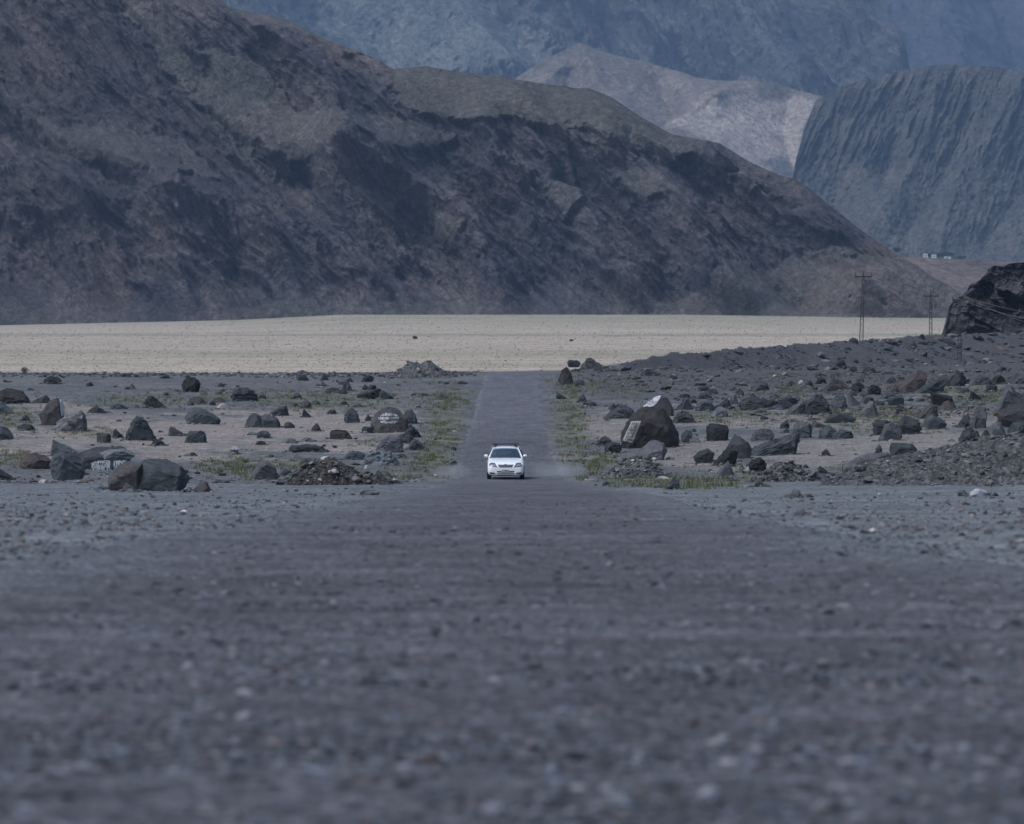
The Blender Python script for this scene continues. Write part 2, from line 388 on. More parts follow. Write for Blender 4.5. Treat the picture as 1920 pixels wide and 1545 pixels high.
def mountain(name, label, xr, nx, nt_, foot, ridge, Dfoot, tan_s, relief, scree, paint, rock_c, scree_c, crag_amp, lam, mat, ang=-50.0, rline_amp=10.0, seed=0.0, finek=1.0, bigk=1.0):
    """terrain block: foot and ridge outlines (photo px), real distance of the foot, mean slope; returns mesh object"""
    u = np.linspace(xr[0], xr[1], nx)
    fy = np.interp(u, *zip(*foot)); ry = np.interp(u, *zip(*ridge))
    Df = Dfoot(u) if callable(Dfoot) else np.full(nx, float(Dfoot))
    Hp = (fy - ry) / F
    Dr = Df + np.maximum(Hp, 0.001) * Df / np.maximum(tan_s - Hp, 0.05)
    t = np.linspace(0, 1, nt_)[:, None]
    tb = np.linspace(0, 1, 26)[1:, None]                      # the far side of the ridge
    fy = fy + 5.0
    py = fy + (ry - fy) * t
    D = Df + (Dr - Df) * t
    X = (u[None, :] - 960) / F * D; Z = -(py - HY) / F * D
    bD = Dr + tb * (Dr - Df) * 0.8; bX = (u[None, :] - 960) / F * Dr + 0 * bD
    zr = -(ry - HY) / F * Dr; bZ = zr - tb * np.maximum(zr + 12, 1) * 0.9
    X = np.vstack([X, bX]); Y = np.vstack([D, bD]); Z = np.vstack([Z, bZ])
    PX = np.vstack([0 * py + u, 0 * bD + u]); PYY = np.vstack([py, 0 * bD + ry])
    jx = 13 * fbm(X / lam * 1.5, Z / lam * 1.5, Y / lam * 0.5, 4, off=seed); jy = 13 * fbm(X / lam * 1.5, Z / lam * 1.5, Y / lam * 0.5, 4, off=seed + 40)
    S = samp(scree, PX + 2.6 * jx, PYY + 2.6 * jy)
    S = sstep(0.22, 0.95, S + 0.75 * fbm(X / lam * 5, Z / lam * 5, Y / lam, 4, off=seed + 3))
    a = math.radians(ang); ca, sa = math.cos(a), math.sin(a)
    p = X * ca + Z * sa; q = -X * sa + Z * ca                   # p runs down the dip
    wq = 0.2 * fbm(X / lam / 2, Z / lam / 2, Y / lam, 3, off=seed + 60)
    big = 0.68 * ridged(p / lam / 6, q / lam * 0.9 + 1.3 * wq, Y / lam / 9, 8, 0.58, off=seed) + 0.32 * ridged(p / lam / 1.7, q / lam * 1.9 + wq, Y / lam / 5, 7, 0.66, off=seed + 5)
    fine = ridged(p / lam * 0.95, q / lam * 4.0 + wq, Y / lam * .3, 6, 0.66, off=seed + 8)
    slab = ridged(p / lam / 7, q / lam * 2.4 + 1.8 * wq, Y / lam / 8, 5, 0.6, off=seed + 77)
    iso = fbm(X / lam * 4, Z / lam * 4, Y / lam * 2, 6, 0.62, off=seed + 21)
    rl = samp(relief, PX + jx, PYY + jy)
    rockness = 1 - 0.86 * S
    d = rline_amp * rl + crag_amp * ((big - 0.35) * 2.3 * bigk * (0.2 + 0.8 * rockness) + finek * (0.75 * (fine - 0.4) + 0.32 * iso + 1.1 * (slab - .4)) * rockness)
    d = d + crag_amp * 0.05 * S * iso
    fade = np.vstack([sstep(-0.02, 0.19, t) + 0 * py, np.ones_like(bD)])
    d = d * fade
    top = np.vstack([sstep(0, 150, py - ry), 0 * bD]); top2 = np.vstack([sstep(-6, 40, py - ry), 0 * bD])
    Y = Y - d * 0.9 * (0.35 + 0.65 * top2); Z = Z + d * (0.06 + 0.17 * top)
    # colour
    v1 = fbm(p / lam / 1.5, q / lam * 2.5, Y * 0 + seed, 6, 0.6); v2 = fbm(X / lam / 1.3, Z / lam / 1.3, 0 * X + 5 + seed, 4); v3 = fbm(X / lam * 9, Z / lam * 9, 0 * X + seed, 4, .7)
    rc_ = np.array(rock_c)[0] + (np.array(rock_c)[1] - np.array(rock_c)[0]) * sstep(-0.3, 0.35, v2 + 0.5 * v1)[..., None]
    rc_ = rc_ * np.clip(1 + 0.9 * v1 + 1.1 * v3, 0.4, 2.2)[..., None]
    streak = sstep(0.22, 0.5, fbm(p / lam / 2.2, q / lam * 4.5, 0 * X + 31 + seed, 5, 0.6) + .12 * v2)
    rc_ = rc_ + (np.array(rock_c)[2] - rc_) * (0.8 * streak)[..., None]
    sc_ = np.array(scree_c)[0] + (np.array(scree_c)[1] - np.array(scree_c)[0]) * sstep(-0.3, 0.3, v2)[..., None]
    sc_ = sc_ * (1 + 0.55 * v1 + 0.6 * v3)[..., None]
    # loose scree also gathers on the flatter ledges of the crags
    ledge = sstep(0.5, 0.2, big) * rockness * 0.35
    c = rc_ + (sc_ - rc_) * np.clip(S + ledge, 0, 1)[..., None]
    for m_, cc, k in paint:
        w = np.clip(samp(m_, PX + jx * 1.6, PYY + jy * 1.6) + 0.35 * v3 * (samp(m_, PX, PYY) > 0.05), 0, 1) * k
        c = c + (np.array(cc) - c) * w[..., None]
    c = np.clip(c, 0.01, 0.9)
    o = np_mesh(name, np.stack([X, Y, Z], -1).reshape(-1, 3), grid_faces(*X.shape), mat, True, c.reshape(-1, 3))
    tag(o, label, kind='structure')
    return o

def plain_dist(fy):
    return 147200.0 / ((fy - HY) + 19.0)
rockm = terrain_mat('mountain_rock', [0.035, 0.22, 0.7], [(0.8, 1.2), (0.62, 1.38), (0.6, 1.4)], 0.22, 5.0, bump_strength=1.0)
farm = terrain_mat('far_mountain_rock', [0.02, 0.10, 0.35], [(0.8, 1.2), (0.6, 1.4), (0.6, 1.4)], 0.10, 11.0, bump_strength=1.0)

# front mountain
foot = [(-600, 625), (0, 611), (200, 607), (450, 600), (600, 590), (700, 587), (1000, 587), (1200, 590), (1500, 594), (1650, 597), (1760, 598), (2000, 600)]
ridge = [(-600, -420), (0, -300), (150, -190), (300, -100), (390, -30), (430, 18), (470, 30), (540, 42), (600, 68), (660, 92), (700, 108), (740, 135), (770, 130), (800, 128),
         (870, 140), (960, 150), (1060, 166), (1110, 172), (1150, 190), (1200, 222), (1260, 256), (1320, 270), (1350, 274), (1400, 302), (1460, 330), (1490, 338), (1520, 360),
         (1560, 395), (1600, 425), (1640, 452), (1680, 478), (1720, 499), (1780, 536), (1840, 572), (1900, 596), (2000, 602)]
ridges = [([(0, 190), (120, 270), (300, 350), (430, 420)], .5, 16), ([(60, 0), (200, 130), (330, 260), (420, 330)], .5, 18), ([(0, 300), (100, 340), (220, 390)], .5, 14),
          ([(150, 380), (230, 470), (330, 590)], .6, 16), ([(40, 400), (100, 500), (170, 600)], .6, 16), ([(640, 420), (700, 500), (790, 580)], .5, 12), ([(500, 60), (560, 110), (610, 170), (640, 220)], .8, 12),
          ([(140, 60), (280, 200), (400, 300), (470, 380)], -.6, 14), ([(0, 240), (130, 300), (260, 370)], -.5, 12), ([(90, 400), (160, 480), (240, 590)], -.6, 14), ([(600, 60), (650, 120), (690, 190)], -.6, 14),
          ([(690, 340), (780, 400), (850, 480), (900, 590)], -.7, 14), ([(960, 300), (1010, 380), (1060, 460)], -.6, 14), ([(1180, 290), (1290, 330), (1330, 380)], -.6, 12), ([(1380, 340), (1460, 420), (1540, 500)], -.6, 12),
          ([(1000, 420), (1060, 500), (1110, 590)], .6, 12), ([(1280, 440), (1330, 520), (1360, 590)], .5, 12), ([(430, 20), (520, 80), (600, 170), (640, 260), (720, 300)], 1.0, 26), ([(745, 150), (700, 200), (660, 250)], .7, 20),
          ([(300, 0), (400, 130), (470, 250), (545, 300), (640, 370), (740, 470)], .6, 26),
          ([(900, 240), (930, 300), (1010, 330), (1090, 380), (1150, 470), (1200, 580)], 1.1, 26), ([(1140, 270), (1230, 330), (1290, 400), (1350, 500), (1400, 580)], 1.1, 28),
          ([(1320, 270), (1400, 330), (1480, 380), (1560, 450), (1620, 540)], 1.0, 26), ([(640, 290), (720, 330), (830, 380), (900, 450), (950, 590)], 1.1, 28),
          ([(0, 400), (120, 400), (330, 390), (470, 400), (580, 440), (700, 520), (780, 590)], .6, 20), ([(0, 60), (120, 160), (250, 300), (330, 390)], .8, 30),
          ([(300, 430), (330, 500), (360, 600)], .8, 22), ([(480, 420), (540, 500), (580, 590)], .8, 20), ([(960, 150), (1000, 200), (1040, 240)], .6, 30), ([(1080, 175), (1150, 220), (1240, 280)], .6, 30),
          ([(230, 0), (330, 110), (430, 240), (500, 290), (560, 330)], -1.0, 22), ([(380, 130), (460, 170), (560, 200), (640, 240)], -.6, 22), ([(560, 310), (640, 400), (700, 480), (740, 510)], -1.1, 20),
          ([(830, 300), (900, 370), (960, 440), (1040, 590)], -1.0, 22), ([(1060, 330), (1120, 350), (1240, 480), (1280, 590)], -1.0, 22), ([(1230, 290), (1330, 360), (1420, 470), (1500, 580)], -1.0, 22),
          ([(0, 430), (60, 470), (110, 600)], -.6, 14), ([(200, 420), (260, 500), (300, 600)], -.5, 12), ([(420, 420), (450, 510), (500, 600)], -.6, 13), ([(760, 440), (800, 500), (860, 590)], -.8, 18),
          ([(1020, 170), (1030, 200), (1060, 240)], -.5, 22)]
relief = linefield(ridges, 24)
scree = polymask([[(745, 120), (870, 135), (960, 145), (1060, 160), (1150, 185), (1260, 250), (1340, 278), (1240, 300), (1140, 272), (1060, 252), (960, 238), (880, 246), (800, 220), (740, 200)],
                  [(430, 5), (560, 35), (680, 90), (700, 112), (600, 80), (540, 66), (470, 60)],
                  [(360, 90), (470, 110), (560, 200), (660, 240), (760, 230), (860, 260), (760, 305), (640, 285), (540, 300), (470, 250)],
                  [(40, 225), (200, 255), (350, 270), (430, 345), (300, 345), (150, 315)], [(220, 0), (262, 0), (400, 150), (470, 220), (480, 290), (440, 250)],
                  [(1360, 500), (1520, 470), (1700, 480), (1920, 610), (1330, 610), (1290, 578)], [(0, 555), (100, 582), (200, 605), (0, 620)], [(1180, 566), (1300, 552), (1420, 545), (1520, 560), (1520, 615), (1180, 615)],
                  [(1000, 335), (1110, 355), (1060, 410)], [(790, 395), (890, 440), (850, 470)], [(1150, 330), (1250, 330), (1310, 385), (1200, 375)],
                  [(500, 560), (640, 575), (760, 560), (900, 575), (900, 600), (400, 610)], [(1330, 325), (1440, 335), (1400, 352)]], 5)
gully = polymask([[(225, 0), (250, 0), (330, 85), (400, 150), (470, 262), (478, 292), (455, 285), (400, 210), (320, 120)]], 4)
tanp = polymask([[(1640, 450), (1700, 480), (1900, 610), (1440, 610), (1500, 560), (1570, 510)], [(560, 60), (640, 82), (700, 108), (740, 148), (690, 130), (600, 90)]], 8)
brown = polymask([[(-300, -200), (200, 0), (400, 200), (470, 330), (300, 420), (-300, 420)], [(380, 400), (440, 400), (470, 470), (400, 470)], [(0, 620), (-300, 640), (-300, 420), (200, 440), (280, 600)]], 24)
green = polymask([[(745, 120), (960, 145), (1150, 185), (1340, 275), (1140, 272), (960, 238), (740, 200)]], 10)
mountain('mountain', 'dark craggy mountain with diagonal spurs filling the left and middle distance', (-330, 1990), 1560, 640, foot, ridge, 3000, 0.80,
         relief, scree, [(gully, (0.120, 0.124, 0.118), 0.7), (tanp, (0.165, 0.134, 0.124), 0.6), (brown, (0.075, 0.060, 0.062), 0.35), (green, (0.112, 0.110, 0.096), 0.6)],
         [(0.060, 0.062, 0.078), (0.102, 0.088, 0.094), (0.22, 0.205, 0.205)], [(0.094, 0.094, 0.096), (0.120, 0.111, 0.108)], 12.5, 38.0, rockm, seed=1.0, rline_amp=30.0, finek=1.15, ang=-47.0)

# tan alluvial fan at the foot of the valley, right
fan_relief = linefield([([(1600, 560), (1680, 520), (1760, 500)], .5, 20), ([(1650, 590), (1740, 540), (1840, 520)], -.5, 16), ([(1560, 500), (1640, 530), (1700, 560)], .6, 20)], 20)
mountain('fan_slope', 'tan boulder-strewn alluvial slope between the dark mountain and the crag', (1560, 2300), 420, 330,
         [(1560, 596), (1600, 597), (2300, 602)], [(1560, 600), (1620, 575), (1660, 520), (1690, 484), (1710, 481), (1750, 484), (1870, 490), (2000, 492), (2300, 490)], 3050, 0.0212,
         fan_relief, polymask([([(1300, 400), (2400, 400), (2400, 640), (1300, 640)], 0.62)], 10), [], [(0.085, 0.075, 0.075), (0.13, 0.10, 0.092), (0.28, 0.23, 0.20)], [(0.160, 0.130, 0.120), (0.215, 0.172, 0.155)], 5.0, 26.0, rockm, seed=4.0, rline_amp=10.0, ang=-30.0)

# right hand mountain, bluish with distance
rr = linefield([([(1560, 200), (1620, 300), (1640, 400), (1700, 480)], 1, 30), ([(1760, 140), (1740, 250), (1700, 330), (1640, 420)], 1, 30), ([(1900, 160), (1860, 260), (1800, 340), (1760, 470)], 1, 30),
                ([(1660, 180), (1680, 260), (1660, 340)], -1, 26), ([(1830, 150), (1800, 260), (1740, 380), (1700, 440)], -1, 26), ([(1960, 300), (1880, 400), (1840, 470)], -1, 26), ([(1560, 300), (1580, 380), (1640, 460)], -.8, 22)], 30)
rs = polymask([([(1520, 300), (1700, 320), (1800, 310), (1960, 300), (1960, 500), (1540, 500)], 0.8), [(1620, 330), (1700, 330), (1640, 460), (1580, 420)]], 18)
mountain('mountain', 'blue hazed mountain with rounded shoulder rising at the right', (1400, 2300), 640, 420, [(1400, 500), (2300, 500)],
         [(1400, 480), (1460, 430), (1484, 345), (1492, 300), (1508, 240), (1530, 188), (1560, 170), (1620, 150), (1700, 130), (1780, 122), (1860, 126), (1920, 137), (2100, 170), (2300, 240)],
         7000, 0.66, rr, rs, [], [(0.062, 0.068, 0.074), (0.100, 0.094, 0.092), (0.20, 0.19, 0.18)], [(0.098, 0.098, 0.096), (0.120, 0.115, 0.110)], 13.0, 34.0, farm, seed=6.0, rline_amp=42.0, finek=.8, bigk=.8, ang=64.0)

# pale hills in the gap
pr = linefield([([(1085, 95), (1120, 170), (1200, 240), (1300, 300)], 1, 30), ([(1085, 95), (1040, 140), (1000, 200)], .8, 24), ([(1380, 160), (1320, 200), (1260, 250)], 1, 24), ([(1200, 130), (1290, 165), (1340, 185)], .8, 24),
                ([(1230, 160), (1260, 220), (1240, 260)], -1, 26), ([(1060, 150), (1080, 230)], -.7, 22), ([(1480, 190), (1470, 260), (1490, 330)], -.5, 22)], 26)
bright = polymask([[(1250, 252), (1300, 216), (1345, 193), (1400, 190), (1470, 186), (1534, 190), (1512, 240), (1492, 300), (1495, 345), (1440, 335), (1380, 300), (1320, 275)]], 4)  # pale scree, its colour also lightened to stand for cloud-gap sunlight
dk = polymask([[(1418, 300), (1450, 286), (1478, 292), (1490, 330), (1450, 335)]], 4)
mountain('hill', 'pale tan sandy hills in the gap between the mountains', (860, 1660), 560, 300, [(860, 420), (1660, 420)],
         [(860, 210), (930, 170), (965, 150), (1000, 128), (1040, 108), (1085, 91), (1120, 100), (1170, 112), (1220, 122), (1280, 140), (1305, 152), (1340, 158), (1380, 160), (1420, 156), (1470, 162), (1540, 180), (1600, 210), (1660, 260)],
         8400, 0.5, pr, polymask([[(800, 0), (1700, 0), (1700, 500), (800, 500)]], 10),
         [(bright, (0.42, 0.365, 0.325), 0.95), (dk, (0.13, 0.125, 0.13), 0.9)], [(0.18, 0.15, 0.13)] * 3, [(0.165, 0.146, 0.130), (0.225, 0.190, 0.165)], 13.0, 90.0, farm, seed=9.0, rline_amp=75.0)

# far range across the top
fr = linefield([([(1130, 0), (1150, 60), (1200, 110), (1310, 150)], -1.2, 30), ([(1300, -60), (1380, 20), (1440, 90), (1500, 150)], 1, 34), ([(1560, -60), (1600, 40), (1680, 100)], 1, 34), ([(1460, -40), (1500, 60), (1580, 130)], -1, 30),
                ([(1000, -60), (1080, 40), (1180, 110)], 1, 30), ([(760, -40), (860, 40), (960, 130)], 1, 36), ([(620, 0), (700, 60), (780, 130)], -.8, 30), ([(900, -60), (960, 40), (1020, 110)], -1, 30), ([(1240, -40), (1280, 60), (1340, 150)], -.8, 26)], 30)
fs = polymask([[(560, -100), (820, -100), (1010, 60), (1120, 100), (1000, 150), (820, 150), (620, 60)]], 16)
mountain('mountain', 'pale blue far mountain range across the top of the view', (250, 1760), 820, 420, [(250, 330), (1760, 330)],
         [(250, -200), (1000, -230), (1500, -160), (1600, -60), (1640, 0), (1680, 60), (1696, 100), (1700, 130), (1760, 250)], 10500, 0.62, fr, fs, [],
         [(0.036, 0.040, 0.046), (0.080, 0.076, 0.076), (0.21, 0.20, 0.19)], [(0.125, 0.135, 0.132), (0.20, 0.198, 0.190)], 44.0, 95.0, farm, seed=12.0, rline_amp=190.0, finek=1.0, ang=-58.0)
mountain('mountain', 'darkest blue far mountain in the upper right corner', (1480, 2500), 460, 260, [(1480, 300), (2500, 300)], [(1480, -120), (2000, -200), (2500, -160)], 13500, 0.62,
         linefield([([(1700, -60), (1760, 40), (1800, 130)], 1, 40), ([(1850, -80), (1900, 60), (1920, 150)], -1, 40)], 40), polymask([[(1, 1), (2, 1), (2, 2)]], 4), [],
         [(0.03, 0.034, 0.038), (0.05, 0.05, 0.052), (0.10, 0.10, 0.10)], [(0.1, 0.1, 0.1)] * 2, 60.0, 150.0, farm, seed=15.0, rline_amp=180.0, finek=.8)

# ------------------------------------------------------------------ haze
def haze_box():
    bm = bmesh.new()
    bmesh.ops.create_cube(bm, size=1.0)
    x0, x1, y0, y1, z0, z1 = -27000, 27000, -120, 21000, -40, 1300
    for v in bm.verts:
        v.co = Vector((x0 if v.co.x < 0 else x1, y0 if v.co.y < 0 else y1, z0 if v.co.z < 0 else z1))
    m = bpy.data.materials.new('haze_air'); m.use_nodes = True
    nt = m.node_tree; nt.nodes.clear()
    out = nt.nodes.new('ShaderNodeOutputMaterial'); pv = nt.nodes.new('ShaderNodeVolumePrincipled')
    pv.inputs['Color'].default_value = (0.42, 0.64, 1.0, 1)
    pv.inputs['Density'].default_value = HAZE
    pv.inputs['Anisotropy'].default_value = 0.0
    nt.links.new(pv.outputs[0], out.inputs['Volume'])
    o = bm_obj('haze', bm, m)
    tag(o, 'thin blue haze between the camera and the mountains', kind='stuff')
HAZE = 3.9e-5
haze_box()

# ------------------------------------------------------------------ boulders
def rock_mat(name, c0, c1, c2, scale=1.6, rough=0.85, veins=0.0):
    m, nt, b = nodes_of(name)
    b.inputs['Roughness'].default_value = rough; b.inputs['Specular IOR Level'].default_value = 0.35
    tc = N(nt, 'ShaderNodeTexCoord'); oi = N(nt, 'ShaderNodeObjectInfo')
    vec = N(nt, 'ShaderNodeVectorMath', operation='ADD'); nt.links.new(tc.outputs['Object'], vec.inputs[0])
    sc = N(nt, 'ShaderNodeVectorMath', operation='SCALE'); sc.inputs[0].default_value = (31, 57, 13)
    nt.links.new(oi.outputs['Random'], sc.inputs['Scale']); nt.links.new(sc.outputs[0], vec.inputs[1]); v = vec.outputs[0]
    n = noise_node(nt, v, scale, 6, 0.65)
    r = N(nt, 'ShaderNodeValToRGB'); e = r.color_ramp
    e.elements[0].position = 0.34; e.elements[0].color = (*c0, 1); e.elements[1].position = 0.66; e.elements[1].color = (*c2, 1)
    k = e.elements.new(0.5); k.color = (*c1, 1)
    nt.links.new(n.outputs[0], r.inputs[0])
    n2 = noise_node(nt, v, scale * 9, 5, 0.7)
    s = mult_color(nt, r.outputs[0], n2.outputs[0], 0.72, 1.28)
    rm = N(nt, 'ShaderNodeMapRange'); rm.inputs[3].default_value = 0.6; rm.inputs[4].default_value = 1.45
    nt.links.new(oi.outputs['Random'], rm.inputs[0])
    sm_ = N(nt, 'ShaderNodeVectorMath', operation='SCALE'); nt.links.new(s, sm_.inputs[0]); nt.links.new(rm.outputs[0], sm_.inputs['Scale'])
    nt.links.new(sm_.outputs[0], b.inputs['Base Color'])
    h = noise_node(nt, v, scale * 5, 9, 0.72)
    bp = N(nt, 'ShaderNodeBump'); bp.inputs['Distance'].default_value = 0.06; bp.inputs['Strength'].default_value = 0.9
    nt.links.new(h.outputs[0], bp.inputs['Height']); nt.links.new(bp.outputs[0], b.inputs['Normal'])
    return m
_rm0 = rock_mat
def rock_mat(name, *cs, **kw):
    k = {'rock_pale': 1.0, 'rock_tan': .8, 'rock_mottled': .9, 'rock_lichen_slab': .85}.get(name, .66)
    out = []
    for c in cs:
        g_ = sum(c) / 3 * np.array([.87, .99, 1.20])
        out.append(tuple(float(v) * k for v in (np.array(c) * .55 + g_ * .45)))
    return _rm0(name, *out, **kw)
RM = {
 'k': rock_mat('rock_black', (0.022, 0.024, 0.030), (0.036, 0.038, 0.046), (0.060, 0.062, 0.070)),
 'b': rock_mat('rock_blue_grey', (0.040, 0.052, 0.064), (0.062, 0.078, 0.092), (0.095, 0.112, 0.128)),
 'g': rock_mat('rock_grey', (0.062, 0.064, 0.074), (0.090, 0.090, 0.102), (0.13, 0.128, 0.14)),
 'n': rock_mat('rock_brown', (0.050, 0.040, 0.038), (0.080, 0.064, 0.060), (0.12, 0.098, 0.09)),
 'r': rock_mat('rock_reddish', (0.075, 0.048, 0.042), (0.11, 0.070, 0.062), (0.15, 0.105, 0.09)),
 'p': rock_mat('rock_purple_grey', (0.080, 0.070, 0.078), (0.11, 0.098, 0.108), (0.15, 0.136, 0.145)),
 'l': rock_mat('rock_pale', (0.20, 0.195, 0.195), (0.28, 0.275, 0.27), (0.37, 0.36, 0.35)),
 't': rock_mat('rock_tan', (0.26, 0.19, 0.155), (0.33, 0.25, 0.21), (0.40, 0.32, 0.28)),
 'm': rock_mat('rock_mottled', (0.05, 0.045, 0.048), (0.12, 0.105, 0.105), (0.30, 0.27, 0.26), scale=3.0),
 'c': rock_mat('rock_lichen_slab', (0.07, 0.085, 0.095), (0.11, 0.125, 0.138), (0.17, 0.185, 0.195)),
}
PF = {
 'dome': [(0, .05), (.07, .55), (.28, .9), (.6, 1), (.88, .7), (1, .15)],
 'wl': [(0, .05), (.04, .75), (.18, 1), (.55, .62), (1, .2), (.98, 0)],
 'wr': [(0, .1), (.45, .55), (.82, 1), (.96, .75), (1, .05)],
 'slab': [(0, .1), (.1, .7), (.4, 1), (.8, .85), (1, .35), (.97, 0)],
 'blk': [(.03, 0), (0, .8), (.15, 1), (.85, .94), (1, .7), (.97, 0)],
 'peak': [(0, .05), (.25, .62), (.42, 1), (.6, .93), (.85, .5), (1, .03)],
 'flat': [(0, .15), (.2, .75), (.5, 1), (.8, .75), (1, .12)],
 'over': [(.12, 0), (0, .55), (.3, 1), (.75, .92), (1, .55), (.8, 0)],
 'tri': [(0, .02), (.35, .75), (.62, 1), (.8, .6), (1, .02)],
 'tall': [(.15, 0), (0, .4), (.22, .88), (.5, 1), (.8, .75), (1, .3), (.9, 0)],
 'trap': [(0, .05), (.3, .85), (.42, 1), (.7, .9), (1, .08)],
 'leanr': [(.1, 0), (0, .12), (.2, .5), (.62, .92), (.86, 1), (1, .86), (.82, .15), (.7, 0)],
 'stand': [(.4, 0), (0, .28), (.42, 1), (.56, .95), (.9, .64), (1, .38), (.86, 0)],
}
rng = np.random.default_rng(11)
def rock_bm(profile, w, h, d, seed, rough=0.05, cuts=3, chips=6):
    r = random.Random(seed)
    bm = bmesh.new(); emb = 0.10 * h
    def P(x, y, z): bm.verts.new((x, y, z))
    cx = sum(p[0] for p in profile) / len(profile)
    for (u, v) in profile:
        x = (u - .5) * w; z = v * (h + emb) - emb
        P(x, (r.random() - .5) * d * 0.35, z)
        k = 0.62 + 0.25 * r.random(); kz = 0.55 + 0.3 * r.random()
        P(((u - cx) * k + cx - .5) * w, -d * (0.32 + .2 * r.random()), z * kz if z > 0 else z)
        k = 0.62 + 0.25 * r.random(); kz = 0.6 + 0.3 * r.random()
        P(((u - cx) * k + cx - .5) * w, d * (0.32 + .2 * r.random()), z * kz if z > 0 else z)
    for sx in (-.34, .34):
        for sy in (-.4, .4):
            P(sx * w, sy * d, -emb - 0.04)
    bmesh.ops.convex_hull(bm, input=bm.verts[:])
    bmesh.ops.delete(bm, geom=[v for v in bm.verts if not v.link_faces], context='VERTS')
    # knock off corners: fracture planes facing the front, the top and the sides
    for k_ in range(chips):
        nrm = Vector((r.uniform(-1, 1), r.uniform(-1.2, .5), r.uniform(-.1, 1))).normalized()
        far = max(v.co.dot(nrm) for v in bm.verts)
        lim = far - r.uniform(.02, .10) * (w * abs(nrm.x) + h * abs(nrm.z) * .5 + d * abs(nrm.y) * 1.6)
        bmesh.ops.bisect_plane(bm, geom=bm.verts[:] + bm.edges[:] + bm.faces[:], plane_co=nrm * lim, plane_no=nrm, clear_outer=True)
        co_ = [v.co.copy() for v in bm.verts]
        bm.clear()
        for c_ in co_: bm.verts.new(c_)
        bmesh.ops.convex_hull(bm, input=bm.verts[:])
        bmesh.ops.delete(bm, geom=[v for v in bm.verts if not v.link_faces], context='VERTS')
    for e in bm.edges: e.smooth = True
    bmesh.ops.subdivide_edges(bm, edges=bm.edges[:], cuts=cuts, use_grid_fill=True)
    bmesh.ops.triangulate(bm, faces=bm.faces[:])
    bm.normal_update()
    co = np.array([v.co[:] for v in bm.verts]); no = np.array([v.normal[:] for v in bm.verts])
    L_ = (w + h + d) / 3; q = co / L_ * 2.6 + seed * 3.17
    disp = (ridged(q[:, 0] * 1.3, q[:, 1] * 1.3, q[:, 2] * 2.2, 4) - 0.45) * .9 + 0.6 * fbm(q[:, 0] * 3, q[:, 1] * 3, q[:, 2] * 4, 4)
    co = co + no * (disp * rough * 1.5 * L_)[:, None]
    for v, c in zip(bm.verts, co): v.co = c
    return bm
_seed = [100]
def rock(x0, y0, x1, y1, mat, prof, label, group=None, cat='boulder', name=None, depth=None, rough=0.05, cuts=None, dist=None, chips=None):
    _seed[0] += 1; sd = _seed[0]
    p = hit((x0 + x1) / 2, y1)[0]
    if dist is not None:
        p = np.array([((x0 + x1) / 2 - 960) / F * dist, dist, -(y1 - HY) / F * dist])
    w = (x1 - x0) / F * p[1]; h = (y1 - y0) / F * p[1]
    d = depth if depth else max(0.75 * w * (0.7 if w > 2.2 * h else 1.0), 0.8 * h)
    p = p + np.array([p[0] / p[1], 1, 0]) * d * 0.42
    g = gz(p[0], p[1]); base = -(y1 - HY) / F * (p[1] - d * 0.42)
    if cuts is None: cuts = 7 if (x1 - x0) > 70 else (5 if (x1 - x0) > 34 else 3)
    pf = PF[prof] if isinstance(prof, str) else prof
    bm = rock_bm(pf, w, h * 1.04, d, sd, rough, cuts, (2 if (x1 - x0) > 62 or not isinstance(prof, str) else 6) if chips is None else chips)
    o = bm_obj(name or cat.replace(' ', '_'), bm, RM[mat], None, True, 16)
    o.location = (p[0], p[1], base)
    tag(o, label, cat, group)
    return o

def ray_patch(name, target, mask_fn, bbox, step, mat, parent, off=0.015, origin=(0, 0, 0)):
    """thin paint film: cells of a fine grid seen inside mask_fn, laid on the target's real surface"""
    me = target.data; M = target.matrix_world if target.parent else Matrix.Translation(target.location)
    bvh = BVHTree.FromPolygons([M @ v.co for v in me.vertices], [tuple(p.vertices) for p in me.polygons])
    xs = np.arange(bbox[0], bbox[2] + step, step); ysx = np.arange(bbox[1], bbox[3] + step, step)
    bm = bmesh.new(); V = {}
    O = Vector(origin)
    def vert(i, j):
        if (i, j) not in V:
            d = Vector(((xs[i] - 960) / F, 1, -(ysx[j] - HY) / F)).normalized()
            loc, nrm, idx, dist = bvh.ray_cast(O, d)
            V[(i, j)] = None if loc is None else bm.verts.new(M.inverted() @ (loc - d * off))
        return V[(i, j)]
    for i in range(len(xs) - 1):
        for j in range(len(ysx) - 1):
            if not mask_fn(xs[i] + step / 2, ysx[j] + step / 2): continue
            vs = [vert(i, j), vert(i, j + 1), vert(i + 1, j + 1), vert(i + 1, j)]
            if any(v is None for v in vs): continue
            ds = [v.co.y for v in vs]
            if max(ds) - min(ds) > 0.25: continue
            bm.faces.new(vs)
    bmesh.ops.solidify(bm, geom=bm.faces[:], thickness=0.006)
    return bm_obj(name, bm, mat, parent)
def in_poly(poly):
    def f(x, y):
        c = False; n = len(poly)
        for i in range(n):
            x0, y0 = poly[i]; x1, y1 = poly[(i + 1) % n]
            if (y0 > y) != (y1 > y) and x < (x1 - x0) * (y - y0) / (y1 - y0) + x0: c = not c
        return c
    return f
white_paint = simple_mat('white_paint', (0.70, 0.75, 0.82), 0.7, var=0.15, scale=6, spec=.2)
pale_paint = simple_mat('weathered_white_paint', (0.50, 0.49, 0.46), 0.8, var=0.3, scale=9, spec=.2)
dark_ink = simple_mat('dark_lettering_paint', (0.10, 0.12, 0.18), 0.8)
red_ink = simple_mat('red_lettering_paint', (0.42, 0.22, 0.26), 0.8)

